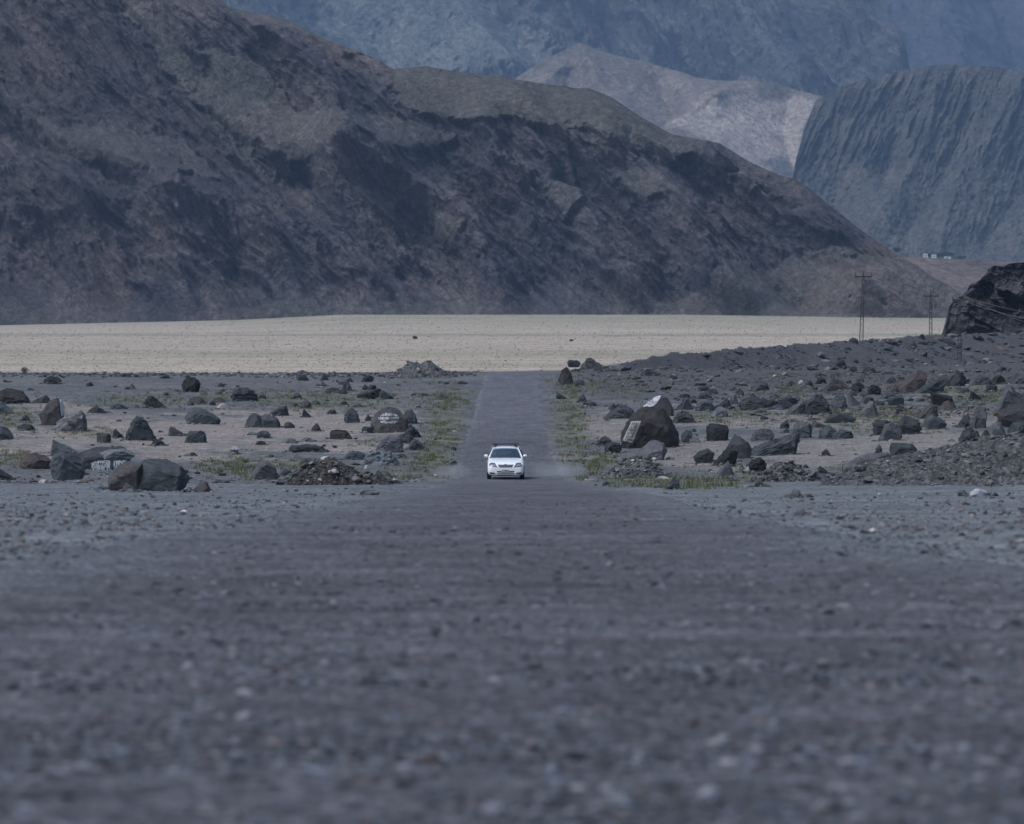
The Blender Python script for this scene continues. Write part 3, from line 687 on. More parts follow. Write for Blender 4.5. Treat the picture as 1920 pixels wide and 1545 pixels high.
LB = 'boulders on the left flat'; RB = 'boulders on the right slope'
# ---- left of the road
rock(79, 705, 116, 720, 'k', 'over', 'black boulder standing alone near the plain edge at far left', LB)
rock(-14, 728, 60, 757, 'n', 'slab', 'long low dark brown boulder cut by the left frame edge', LB)
rock(54, 740, 96, 757, 'k', 'wr', 'dark wedge boulder touching the long brown boulder at far left', LB)
rock(-8, 752, 30, 777, 'b', 'wl', 'blue grey sloping boulder at the left frame edge, upper one', LB)
br = rock(74, 747, 122, 799, 'n', [(.1, 0), (0, .45), (.33, .85), (.68, 1), (.86, .93), (1, .6), (.92, .3), (.6, .02)], 'tall brown boulder with a white painted crescent on its right side', LB, rough=.03)
ray_patch('painted_panel', br, in_poly([(111.5, 745), (118, 753), (124, 766), (121, 777), (115, 781), (112.5, 765)]), (110, 744, 125, 782), 0.5, white_paint, br)
rock(102, 769, 165, 810, 'm', [(0, .1), (.05, .5), (.35, .8), (.85, 1), (.93, .9), (1, .1)], 'mottled pale topped boulder leaning in front of the tall brown one', LB)
rock(163, 760, 203, 775, 'g', 'flat', 'flat grey boulder right of the mottled pale topped one', LB)
rock(201, 757, 243, 770, 'b', 'flat', 'flat blue grey boulder half sunk in grass above the pyramid boulder', LB)
rock(37, 777, 58, 789, 'k', 'peak', 'small black boulder left of the tall brown boulder', LB)
rock(30, 795, 66, 807, 'k', 'slab', 'low black boulder on pale grassy sand left of the mottled boulder', LB)
rock(-16, 796, 26, 825, 'b', 'dome', 'rounded blue grey boulder at the left frame edge, lower one', LB)
rock(229, 781, 294, 826, 'b', 'trap', 'large dark pyramid shaped boulder standing on open sand', LB, rough=.06)
rock(210, 802, 233, 822, 'k', 'wl', 'small dark boulder tucked against the left foot of the pyramid boulder', LB)
rock(180, 812, 208, 833, 'n', 'blk', 'brown and grey block below and left of the pyramid boulder', LB)
rock(272, 738, 311, 765, 'k', 'wl', 'black wedge boulder with a long tail sloping right, on grass', LB)
rock(340, 706, 377, 736, 'k', 'over', 'dark rounded boulder with undercut base near the plain edge', LB)
rock(345, 765, 416, 796, 'b', [(0, .45), (.12, .8), (.4, 1), (.72, .75), (1, .55), (.93, 0), (.2, .02)], 'wide flat topped blue grey boulder alone on sand', LB, rough=.03)
rock(345, 808, 389, 832, 'b', 'blk', 'blocky dark blue boulder below the wide flat topped one', LB)
rock(277, 823, 312, 837, 'b', 'flat', 'low dark boulder between the pyramid boulder and the blocky blue one', LB)
rock(315, 799, 347, 817, 'g', 'wl', 'grey boulder with a pale right edge between pyramid and blocky boulders', LB)
rock(431, 727, 486, 753, 'k', [(.02, .35), (.08, .75), (.3, .6), (.6, 1), (.88, .85), (1, .2), (.9, 0), (.15, .1)], 'dark two part boulder with a notch on its left, near the plain edge', LB, rough=.08)
rock(349, 743, 391, 758, 'n', 'flat', 'flat brownish boulder in grass above the wide flat topped boulder', LB)
rock(396, 744, 425, 755, 'g', 'flat', 'low grey boulder just above the pale pink stone', LB)
rock(403, 755, 432, 768, 't', 'dome', 'pale pink stone, the only light one among dark boulders on the left', LB)
rock(457, 774, 501, 802, 'b', 'dome', 'rounded dark boulder, left half of a joined pair on sand', LB, rough=.03)
rock(488, 777, 531, 803, 'g', [(0, .85), (.35, 1), (.75, .75), (1, .1)], 'grey boulder sloping right, right half of the joined pair on sand', LB, rough=.03)
rock(527, 791, 555, 804, 'k', 'flat', 'small black boulder at the right end of the joined pair', LB)
rock(499, 761, 542, 780, 'b', [(0, .1), (.3, .6), (.6, .9), (.9, 1), (1, .2)], 'blue grey boulder rising to the right above the joined pair', LB)
rock(566, 767, 584, 783, 'k', 'wl', 'small dark wedge boulder standing on sand left of the grey dome boulder', LB)
rock(561, 750, 585, 766, 'p', 'dome', 'purple grey boulder in grass above the small dark wedge', LB)
rock(542, 735, 569, 749, 'k', 'tri', 'dark boulder with a blue slab in front, in the grass band', LB)
rock(580, 792, 606, 809, 'n', 'tri', 'small brown triangular boulder alone on the sand', LB)
rock(612, 768, 633, 778, 'b', 'over', 'small teal boulder with shaded underside left of the grey dome boulder', LB)
rock(643, 765, 675, 794, 'b', 'dome', 'dark teal dome boulder left of the boulder with white lettering', LB)
rock(682, 777, 699, 791, 'k', 'peak', 'small black pointed stone between the teal dome and the lettered boulder', LB)
rock(677, 800, 703, 812, 'b', 'blk', 'flat blue block against the left foot of the lettered boulder', LB)
rock(617, 806, 662, 825, 'n', 'blk', 'squat block with brown left end on sand below the teal dome boulder', LB)
rock(752, 768, 783, 795, 'b', 'dome', 'blue grey boulder behind the right shoulder of the lettered boulder', LB)
lb = rock(693, 765, 768, 812, 'n', [(.12, .02), (0, .4), (.12, .75), (.36, 1), (.68, .97), (.95, .6), (1, .2), (.85, 0)], 'rounded brown boulder covered with white painted lettering', LB, rough=.02, cuts=7)
rock(750, 795, 792, 822, 'k', 'peak', 'dark broken boulder against the right foot of the lettered boulder', LB, rough=.1)
rock(740, 812, 780, 832, 'g', 'dome', 'grey rounded boulder right below the lettered boulder', LB)
rock(703, 819, 758, 849, 'g', [(0, .25), (.25, .8), (.45, 1), (.9, .9), (1, .1)], 'large grey green boulder in the pile below the lettered boulder', LB)
rock(757, 823, 801, 845, 'b', 'peak', 'dark blue boulder at the right end of the pile by the roadside grass', LB)
rock(640, 845, 692, 863, 'b', 'flat', 'dark blue low boulder at the left of the pale slab', LB)
rock(673, 845, 756, 873, 'c', [(0, .2), (.2, .8), (.55, 1), (.78, .85), (1, .1), (.9, 0)], 'pale blue sloping slab in the pile left of the road', LB, rough=.08)
rock(741, 850, 764, 859, 'b', 'flat', 'thin dark stone at the tip of the pale blue sloping slab', LB)
rock(480, 807, 509, 823, 'g', 'over', 'grey boulder with a dark shaded hollow under it on sand', LB)
rock(459, 809, 487, 819, 'c', 'flat', 'pale blue flat stone touching the boulder with the shaded hollow', LB)
rock(477, 826, 501, 835, 'k', 'flat', 'small low black stone below the boulder with the shaded hollow', LB)
rock(524, 820, 560, 832, 'c', 'flat', 'pale blue flat stone, left one of two above the long dark slab', LB)
rock(555, 819, 592, 830, 'c', 'flat', 'pale blue flat stone, right one of two above the long dark slab', LB)
rock(539, 833, 620, 847, 'b', [(0, .3), (.06, .8), (.45, 1), (.8, .75), (1, .1), (.5, .1)], 'very long thin dark slab lying on sand', LB)
rock(682, 729, 719, 748, 'k', [(0, .1), (.05, .5), (.5, .85), (.8, 1), (1, .5), (.4, .1)], 'black overhanging boulder in grass above the teal dome boulder', LB, rough=.09)
rock(710, 730, 740, 748, 'b', 'wl', 'blue grey boulder sloping right behind the black overhanging one', LB)
rock(637, 752, 653, 760, 'k', 'slab', 'very small black stone in the middle of the grass band', LB)
rock(655, 754, 682, 762, 'c', 'flat', 'pale flat stone right of the very small black stone', LB)
rock(639, 713, 662, 733, 'b', 'peak', 'blue splintered boulder in the stone pile near the plain edge', LB, rough=.12)
rock(606, 727, 642, 735, 'k', 'flat', 'low dark stone left of the splintered pile near the plain edge', LB)
rock(690, 722, 706, 731, 'k', 'blk', 'small dark teal stone right of the splintered pile', LB)
rock(465, 865, 524, 899, 'p', [(0, .1), (.14, .35), (.35, .95), (.6, 1), (.85, .7), (1, .2), (.95, 0)], 'large purple grey dome boulder beside the brown earth heap', LB, rough=.04)
rock(519, 880, 553, 893, 'b', 'slab', 'teal stone wedged behind the right side of the purple grey dome', LB)
rock(554, 858, 586, 874, 'b', 'tri', 'dark blue triangular boulder in grass behind the earth heap', LB)
rock(680, 869, 693, 883, 'l', 'tri', 'small white stone with a black side behind the earth heap', LB)
rock(655, 884, 688, 908, 'c', [(0, .6), (.15, 1), (.45, .8), (1, .1), (.9, 0), (.5, .3)], 'pale blue slab sloping down right beside the earth heap', LB)
rock(695, 881, 722, 899, 'b', 'peak', 'dark triangular boulder in roadside grass, left of two', LB)
rock(723, 884, 739, 898, 'b', 'wl', 'dark triangular stone in roadside grass, right of two', LB)
rock(669, 920, 707, 928, 'k', 'slab', 'thin dark slab at the right end of the earth heap', LB)
rock(835, 863, 857, 872, 'b', 'wr', 'dark pointed stone at the left edge of the road', LB)
rock(845, 838, 856, 847, 'k', 'blk', 'small black stone on the road shoulder above the pointed one', LB)
rock(776, 898, 790, 906, 'l', 'slab', 'small pale stone at the gravel edge left of the car', LB)
rock(792, 880, 806, 888, 'k', 'flat', 'small dark stone in grass left of the car', LB)
rock(35, 851, 97, 882, 'r', [(0, .3), (.1, .8), (.4, 1), (.85, .95), (1, .6), (.95, 0), (.1, .05)], 'rusty brown block at the left end of the big foreground group', LB)
rock(90, 826, 152, 856, 'b', [(0, .1), (.03, .6), (.15, 1), (.45, .7), (.8, .5), (1, .1)], 'dark blue boulder rising behind the foreground group, peak on its left', LB)
wb = rock(138, 838, 246, 882, 'b', [(0, .2), (.1, .8), (.45, .95), (.95, 1), (1, .75), (.98, .1)], 'flat topped grey boulder with two white painted patches on its front', LB, rough=.025, cuts=7)
rock(186, 842, 254, 857, 'c', [(0, .5), (.3, .95), (.7, 1), (.95, .5), (1, .2), (.5, .1)], 'thin pale slab lying on top of the boulder with white patches', LB, dist=258)
rock(92, 846, 162, 893, 'b', [(.06, .1), (0, .5), (.12, .85), (.4, 1), (.75, .85), (1, .45), (.95, .08), (.8, 0)], 'big blue green block in the foreground group', LB, rough=.04, dist=240)
rock(-18, 873, 26, 900, 'k', 'wl', 'black sloping boulder at the left frame edge, lowest', LB)
rock(200, 868, 272, 922, 'n', [(.02, .25), (0, .5), (.3, .9), (.6, 1), (.95, .95), (1, 0), (.3, .1)], 'brown faced boulder, left part of the largest foreground pair', LB, rough=.03)
rock(243, 863, 356, 922, 'b', [(0, .1), (.02, .8), (.3, 1), (.62, .98), (.88, .8), (1, .45), (.92, .08), (.8, 0)], 'largest blue grey boulder at lower left with pale veins', LB, rough=.03, cuts=8)
rock(228, 903, 257, 922, 'g', 'wl', 'small brownish grey stone leaning against the largest foreground boulder', LB, dist=150)
rock(354, 899, 400, 924, 'n', 'tri', 'brown triangular stone at the right foot of the largest foreground boulder', LB)
rock(342, 914, 358, 923, 't', 'slab', 'tiny pinkish stone between the largest boulder and the brown triangle', LB)
rock(167, 907, 199, 920, 'c', 'flat', 'flat pale blue stone left of the largest foreground boulder', LB)
rock(432, 836, 448, 845, 'l', 'dome', 'very small pale stone sitting above a black one on sand', LB)
rock(431, 843, 448, 852, 'k', 'slab', 'very small black stone under the pale one on sand', LB)
rock(353, 848, 371, 855, 'k', 'flat', 'tiny flat black stone alone on sand above the foreground grass', LB)
rock(222, 700, 246, 708, 'k', 'dome', 'low dark stone on the skyline of the left flat, by the pale plain', LB)
rock(260, 701, 281, 708, 'p', 'dome', 'low purple stone on the skyline of the left flat, by the pale plain', LB)
rock(297, 702, 323, 711, 'b', 'slab', 'low blue grey stone on the skyline of the left flat, by the pale plain', LB)
rock(238, 718, 256, 730, 'c', 'tri', 'small light blue stone alone on gravel below the skyline stones', LB)
rock(408, 718, 421, 725, 'k', 'dome', 'small round dark stone right of the undercut boulder near the plain', LB)
rock(855, 714, 878, 722, 'k', 'slab', 'low black boulder beside the road just before its crest', LB)
rock(832, 716, 843, 722, 'k', 'blk', 'small black block on the far heap side of the road', LB)
rock(774, 737, 810, 743, 'b', 'flat', 'thin line of dark stone below the far heap', LB)
rock(814, 739, 846, 748, 'b', 'peak', 'blue grey broken stone left of the road below its crest', LB)

# ---- right of the road
rock(1046, 687, 1075, 721, 'n', 'tall', 'tall brown boulder standing at the road bend', RB)
rock(1063, 675, 1089, 689, 'k', [(.3, 0), (0, .7), (.15, 1), (.9, .9), (1, .6), (.7, .1)], 'black overhanging boulder on the skyline behind the road bend', RB)
rock(1097, 675, 1124, 689, 'k', 'dome', 'dark rounded boulder on the skyline right of the road bend', RB, rough=.1)
rock(1076, 711, 1097, 724, 'c', 'blk', 'small light blue block right of the tall brown boulder at the bend', RB)
rock(1042, 737, 1066, 750, 'k', 'wl', 'small dark wedge stone at the right edge of the road', RB)
rock(1084, 739, 1100, 754, 'b', 'dome', 'small blue grey stone right of the roadside wedge stone', RB)
rock(1095, 753, 1122, 761, 'k', 'flat', 'flat dark stone above the winged slab', RB)
rock(1127, 758, 1196, 785, 'b', [(0, .1), (.35, .7), (.5, 1), (.75, .85), (1, .35), (.82, 0), (.4, .2)], 'dark winged slab boulder lying left of the big lettered boulder', RB, rough=.07)
rock(1140, 754, 1157, 767, 'g', 'dome', 'round grey stone behind the winged slab', RB)
rock(1206, 694, 1242, 705, 'k', [(0, .6), (.1, 1), (.6, .8), (1, .45), (.9, .05), (.3, .2)], 'black slab alone on the upper dark gravel slope', RB)
rock(1251, 703, 1273, 712, 'k', 'slab', 'small black stone right of the slab on the upper slope', RB)
wp = rock(1205, 740, 1264, 781, 'n', [(.05, 0), (0, .5), (.2, .72), (.55, 1), (.8, .85), (1, .35), (.98, 0)], 'dark brown boulder with a white painted top behind the biggest boulder', RB, rough=.02, cuts=7)
rock(1268, 745, 1300, 769, 'b', 'tri', 'blue grey triangular boulder right of the white topped boulder', RB)
big = rock(1162, 763, 1275, 842, 'n', [(.05, 0), (0, .3), (.04, .5), (.16, .74), (.30, .92), (.42, 1), (.7, .93), (.9, .72), (.99, .48), (1, .2), (.72, .22), (.35, .02)],
           'biggest brown boulder right of the road with a long pale lettered panel', RB, rough=.022, cuts=8)
rock(1190, 825, 1252, 861, 'p', [(0, .2), (.35, .85), (.6, 1), (.9, .8), (1, .5), (.88, .15), (.75, 0)], 'smooth grey boulder lying in front of the biggest boulder', RB, rough=.025, dist=286)
rock(1133, 829, 1166, 850, 'b', 'blk', 'dark teal rough stone at the left foot of the biggest boulder', RB, rough=.09)
rock(1117, 818, 1152, 834, 'p', 'flat', 'low purple rubble stone left of the biggest boulder', RB, rough=.1)
rock(1258, 767, 1306, 793, 'g', 'peak', 'grey broken boulder right behind the biggest boulder', RB, rough=.09)
rock(1300, 752, 1346, 771, 'b', 'slab', 'long blue grey boulder in the dense band right of the white topped one', RB)
rock(1333, 762, 1367, 784, 'c', 'dome', 'rounded light blue boulder at the lower edge of the dense band', RB)
rock(1384, 748, 1441, 771, 'g', 'blk', 'long flat grey block in the middle of the dense band', RB)
rock(1377, 727, 1398, 745, 'r', 'peak', 'small red brown peaked boulder at the top of the dense band', RB)
rock(1358, 741, 1386, 760, 'g', 'dome', 'round boulder with an orange tan patch in the dense band', RB)
rock(1361, 746, 1373, 760, 't', 'dome', 'orange tan stone in the middle of the dense band', RB)
rock(1407, 714, 1446, 733, 'p', 'dome', 'purple grey boulder with pale cap above the dense band', RB)
rock(1320, 729, 1348, 740, 'k', 'slab', 'black boulder along the top edge of the dense band', RB)
rock(1307, 736, 1336, 748, 'b', 'dome', 'blue grey round stone below the black one at the top edge of the band', RB)
rock(1272, 738, 1298, 746, 'k', 'flat', 'low black stone above the triangular boulder', RB)
rock(1384, 736, 1424, 750, 'g', 'flat', 'low grey slab above the long flat block', RB)
rock(1424, 733, 1468, 748, 'g', 'flat', 'wide flat grey slab in the right half of the dense band', RB)
rock(1460, 752, 1490, 764, 'k', 'slab', 'dark stone right of the long flat grey block', RB)
rock(1440, 758, 1478, 770, 'b', 'flat', 'blue flat slab at the right end of the long grey block', RB)
rock(1274, 806, 1303, 833, 'b', 'dome', 'dark blue boulder right of the biggest boulder', RB)
rock(1289, 803, 1309, 812, 'b', 'slab', 'flat stone behind the dark blue boulder beside the biggest one', RB)
rock(1289, 815, 1314, 832, 'l', 'dome', 'pale rounded stone leaning on the dark blue boulder', RB)
rock(1324, 795, 1369, 828, 'k', 'blk', 'squarish dark block standing on sand', RB, rough=.03)
rock(1407, 804, 1453, 828, 'g', [(0, .1), (.05, .6), (.4, 1), (.85, .95), (1, .5), (.6, 0)], 'grey block with split top above the long sloping slab', RB)
rock(1461, 789, 1482, 806, 'b', 'dome', 'small blue round stone above the split grey block', RB)
rock(1461, 802, 1482, 815, 'g', 'dome', 'small grey stone just left of the square ended boulder', RB)
rock(1333, 840, 1384, 873, 'k', [(0, .05), (.35, .6), (.6, 1), (1, .8), (.95, .3), (.4, .1)], 'black shaded boulder under the standing slab', RB)
rock(1357, 808, 1411, 862, 'g', 'stand', 'tall standing grey slab with pointed top', RB, rough=.03, cuts=6)
rock(1404, 814, 1502, 854, 'b', [(.02, 0), (0, .35), (.15, .55), (.45, .72), (.8, .95), (.95, 1), (1, .75), (.85, .6), (.5, .35)], 'long dark slab sloping up to the right behind the standing slab', RB, rough=.05)
rock(1300, 842, 1340, 870, 'k', [(.25, 0), (0, .5), (.3, .85), (.7, 1), (1, .7), (.9, .3)], 'black brown boulder left of the standing slab', RB, rough=.04)
rock(1340, 865, 1378, 896, 'b', [(0, .02), (.25, .6), (.68, 1), (.8, .8), (1, .12)], 'blue triangular boulder at the grass below the standing slab', RB, rough=.02)
rock(1397, 858, 1438, 886, 'k', [(0, .4), (.3, .85), (.55, .8), (.75, 1), (1, .6), (.92, 0), (.4, .1)], 'two lobed dark boulder right of the blue triangular one', RB, rough=.07)
rock(1384, 873, 1399, 882, 'n', 'dome', 'tiny brown stone at the left of the two lobed boulder', RB)
rock(1393, 874, 1412, 886, 'l', 'flat', 'small whitish stone in front of the two lobed boulder', RB)
rock(1255, 895, 1276, 918, 'b', 'tall', 'upright blue stone beside the gravel at lower right of the road', RB)
rock(1479, 790, 1523, 822, 'g', [(0, .15), (.2, .75), (.35, 1), (.9, .9), (1, .7), (.98, 0)], 'square ended grey boulder at the right end of the long slab', RB)
rock(1534, 799, 1572, 823, 'b', 'dome', 'dark dome boulder, left one of a joined pair on the slope', RB)
rock(1558, 806, 1605, 825, 'b', 'slab', 'teal low boulder, right one of a joined pair on the slope', RB)
rock(1520, 789, 1556, 802, 'g', 'wl', 'grey stone sloping right above the square ended boulder', RB)
rock(1542, 775, 1606, 795, 'b', [(0, .2), (.15, .8), (.45, 1), (.8, .85), (1, .5), (.8, .2), (.4, 0)], 'long flat blue slab on open sand', RB, rough=.03)
rock(1606, 752, 1650, 782, 'p', [(0, .05), (.4, .5), (.55, 1), (.72, .95), (.78, .5), (1, .15)], 'grey knob topped boulder right of the long blue slab', RB, rough=.03)
rock(1497, 737, 1558, 776, 'g', [(0, .1), (.2, .6), (.6, 1), (.9, .85), (1, .2)], 'largest grey boulder in the crowded middle of the right slope', RB, rough=.05)
rock(1472, 752, 1512, 778, 'p', 'leanr', 'purple grey leaning boulder left of the largest crowded one', RB)
rock(1510, 761, 1541, 778, 'k', 'wl', 'black hollow boulder below the largest crowded one', RB)
rock(1556, 733, 1592, 768, 'g', 'peak', 'grey peaked boulder right of the largest crowded one', RB)
rock(1588, 737, 1616, 761, 'p', 'wl', 'light purple boulder with black left foot in the crowd', RB)
rock(1613, 743, 1637, 756, 'b', 'dome', 'small blue dome stone at the right end of the crowd', RB)
rock(1554, 708, 1592, 731, 'n', [(.02, .1), (0, .6), (.15, 1), (.6, .8), (1, .25), (.9, 0)], 'brown boulder with rusty left end at the top of the crowd', RB)
rock(1528, 706, 1551, 721, 'k', 'flat', 'dark stone with a pale rim left of the rusty ended boulder', RB)
rock(1509, 713, 1526, 726, 'k', 'dome', 'small dark stone right of the pale round one', RB)
rock(1496, 712, 1509, 722, 't', 'dome', 'pale round stone at the top of the right slope crowd', RB)
rock(1475, 714, 1493, 722, 'k', 'flat', 'flat dark stone left of the pale round one', RB)
rock(1596, 717, 1624, 729, 'k', 'slab', 'black low boulder right of the rusty ended boulder', RB)
rock(1625, 722, 1653, 742, 'k', 'over', 'black rough boulder left of the red leaning slab', RB, rough=.09)
rock(1656, 706, 1684, 721, 'b', 'dome', 'dark blue dome stone above the red leaning slab', RB)
rock(1656, 715, 1702, 734, 'r', 'leanr', 'lower reddish brown slab propped against the big red one', RB)
rock(1680, 694, 1740, 735, 'r', 'leanr', 'big red brown leaning slab, the reddest boulder', RB, rough=.025)
rock(1714, 711, 1772, 738, 'b', [(0, .1), (.2, .4), (.5, .8), (.8, 1), (1, .5), (.9, 0)], 'blue grey boulder against the right side of the red leaning slab', RB)
rock(1758, 704, 1786, 724, 'p', 'blk', 'purple grey block between the blue boulder and the dark trapezoid', RB)
rock(1774, 697, 1823, 725, 'k', 'trap', 'dark trapezoid boulder on the pale shelf below the pylon', RB)
rock(1815, 703, 1862, 722, 'g', 'slab', 'flat grey boulder right of the dark trapezoid', RB)
rock(1856, 703, 1888, 720, 'n', 'dome', 'brownish stone between two grey slabs near the right edge', RB)
rock(1884, 700, 1950, 720, 'g', 'slab', 'long light grey slab at the right edge above the mound shaped boulder', RB)
rock(1744, 737, 1788, 762, 'k', [(.1, .1), (0, 1), (.2, .93), (.7, .85), (.95, .7), (1, .2), (.6, 0)], 'black wedge boulder with flat pale top', RB, rough=.03)
rock(1762, 750, 1794, 768, 'r', 'dome', 'rounded reddish stone in front of the black wedge boulder', RB)
rock(1818, 729, 1841, 751, 'k', 'wl', 'small dark pointed boulder alone in yellow grass', RB)
rock(1795, 720, 1803, 729, 'k', 'dome', 'tiny dark round stone on the pale shelf', RB)
rock(1798, 726, 1818, 737, 'b', 'slab', 'small blue stone just below the tiny round one', RB)
rock(1806, 759, 1818, 774, 'g', 'tri', 'small grey pointed stone on sand at right', RB)
rock(1848, 721, 1870, 733, 'k', 'blk', 'dark block on the pale shelf left of the mound shaped boulder', RB)
rock(1862, 724, 1930, 772, 'g', [(0, .05), (.2, .5), (.35, 1), (.55, .95), (.8, .7), (1, .5), (.98, 0)], 'tall mound shaped grey boulder at the right frame edge', RB, rough=.05)
rock(1718, 757, 1762, 787, 'n', [(0, .1), (.2, .5), (.6, 1), (.9, .85), (1, .3), (.9, .05)], 'brown black boulder leaning above the flat undercut one', RB, rough=.06)
rock(1730, 777, 1776, 805, 'b', [(.05, 0), (0, .35), (.15, .9), (.4, 1), (.8, .7), (1, .4), (.75, 0)], 'flat light topped boulder with black undercut base', RB, rough=.03)
rock(1636, 787, 1676, 815, 'k', 'blk', 'dark block at the left of the triple boulder', RB)
rock(1664, 779, 1730, 816, 'g', [(0, .1), (.25, .85), (.5, 1), (.85, .8), (1, .5), (.95, .1)], 'dark grey back boulder of the triple boulder', RB)
rock(1643, 792, 1692, 828, 'g', [(0, .02), (.2, .5), (.35, .9), (.65, 1), (.95, .7), (1, .3), (.8, .1)], 'front leaning boulder of the triple boulder', RB, rough=.03)
rock(1793, 775, 1828, 801, 'b', 'tri', 'blue green pointed boulder left of the split purple one', RB)
rock(1818, 761, 1852, 804, 'p', [(.02, 0), (0, .4), (.25, .8), (.6, 1), (1, .7), (.9, .1)], 'tall split purple boulder near the right edge', RB, rough=.06)
rock(1868, 757, 1945, 803, 'p', [(.05, .3), (0, .7), (.3, .95), (.7, 1), (1, .9), (1, 0), (.3, 0)], 'massive purple grey boulder cut by the right frame edge', RB, rough=.03)
rock(1885, 790, 1940, 817, 'b', 'dome', 'dark teal boulder below the massive purple one at the right edge', RB)
rock(1846, 790, 1892, 826, 'g', [(0, .1), (.2, .7), (.5, 1), (.7, .9), (1, .1)], 'smooth grey boulder sitting on the gravel bank near the right edge', RB, rough=.02)
rock(1796, 802, 1842, 841, 'k', [(.1, 0), (0, .45), (.15, .8), (.5, 1), (.85, .8), (1, .4), (.85, .05)], 'big black boulder at the top of the gravel bank', RB, rough=.06)
rock(1838, 806, 1862, 830, 'n', 'dome', 'brown stone between the big black boulder and the smooth grey one', RB)
rock(1787, 830, 1804, 848, 'b', 'dome', 'small blue stone at the left foot of the big black boulder', RB)
rock(1818, 832, 1832, 844, 'c', 'tri', 'small pale blue stone under the big black boulder', RB)
rock(1768, 842, 1787, 856, 'c', 'dome', 'round pale blue stone lying on sand above the gravel bank', RB)
sp = rock(1668, 832, 1722, 867, 'b', [(.03, 0), (0, .9), (.1, 1), (.8, .97), (.96, .75), (1, .2), (.95, 0)], 'blocky boulder splashed with white at its foot', RB, rough=.04, cuts=6)
rock(1579, 850, 1674, 889, 'p', [(0, .05), (.05, .5), (.25, .75), (.5, .98), (.9, 1), (1, .8), (1, .2), (.5, .15)], 'long flat brown grey slab with rusty left end carrying a small cairn', RB, rough=.02, cuts=6)
rock(1639, 845, 1656, 852, 'k', 'slab', 'lowest dark stone of the small cairn', 'stones of the small cairn', 'stone', dist=277)
rock(1642, 838, 1655, 846, 'b', 'blk', 'middle teal stone of the small cairn', 'stones of the small cairn', 'stone', dist=277)
rock(1644, 832, 1652, 839, 'c', 'dome', 'topmost pale stone of the small cairn', 'stones of the small cairn', 'stone', dist=277)
rock(1539, 842, 1558, 856, 'p', 'dome', 'small purple stone alone on open sand at right', RB)
rock(1465, 842, 1479, 852, 'p', 'dome', 'small purple stone on sand below the long sloping slab', RB)
rock(1533, 873, 1555, 889, 'b', 'wl', 'teal stone with a white cap in grass', RB)
rock(1484, 869, 1501, 884, 'g', 'dome', 'small grey stone with white top, left of a flat teal one', RB)
rock(1502, 871, 1519, 880, 'b', 'flat', 'flat teal stone left of the white capped one', RB)
rock(1448, 874, 1474, 894, 'n', 'peak', 'brown stone on top of the small rock heap', RB)
rock(1466, 884, 1504, 900, 'g', 'wl', 'grey slab on the right side of the small rock heap', RB)
rock(1448, 884, 1466, 897, 'c', 'flat', 'pale slab on the left side of the small rock heap', RB)
rock(1412, 902, 1436, 914, 'n', 'flat', 'brown stone at the left foot of the small rock heap', RB)
rock(1475, 917, 1506, 933, 'c', 'peak', 'pale teal stone on gravel below the small rock heap', RB)
rock(1366, 895, 1379, 902, 'b', 'flat', 'small flat stone below the blue triangular boulder', RB)
rock(1127, 902, 1147, 911, 'k', 'peak', 'small dark stone at the gravel edge right of the dust', RB)
rock(1191, 901, 1205, 906, 'k', 'slab', 'tiny black stone in the grass right of the car', RB)
rock(1816, 916, 1857, 931, 'l', 'dome', 'pale oval stone at the foot of the gravel bank', RB, rough=.015)
rock(1848, 899, 1866, 911, 't', 'dome', 'pinkish stone on the gravel bank above the pale oval one', RB)
rock(1896, 877, 1921, 892, 'c', 'wr', 'pale green sharp stone on the gravel bank at the right edge', RB)
rock(1565, 673, 1587, 690, 'k', 'dome', 'dark boulder in the middle of the dark gravel slope', RB)
rock(1591, 687, 1610, 698, 'k', 'slab', 'flat black stone below the boulder on the dark gravel slope', RB)
rock(1614, 687, 1646, 699, 'k', 'flat', 'long black stone on the dark gravel slope, lower of the two right ones', RB)
rock(1581, 650, 1598, 658, 'k', 'slab', 'black stone near the skyline of the dark gravel slope', RB)
rock(1722, 625, 1735, 637, 'g', 'tall', 'upright stone on the skyline left of the crag', RB)
rock(1765, 631, 1790, 644, 'g', 'slab', 'grey stone on the skyline at the foot of the crag', RB)
rock(1868, 687, 1890, 697, 'b', 'dome', 'blue stone at the foot of the dark slope near the right edge', RB)
rock(774, 630, 783, 635.5, 'k', 'blk', 'small dark bush sized rock alone on the plain, left one', 'dark rocks on the plain')
rock(1067, 636, 1075, 640, 'k', 'blk', 'small dark block alone on the plain, above the road bend', 'dark rocks on the plain')

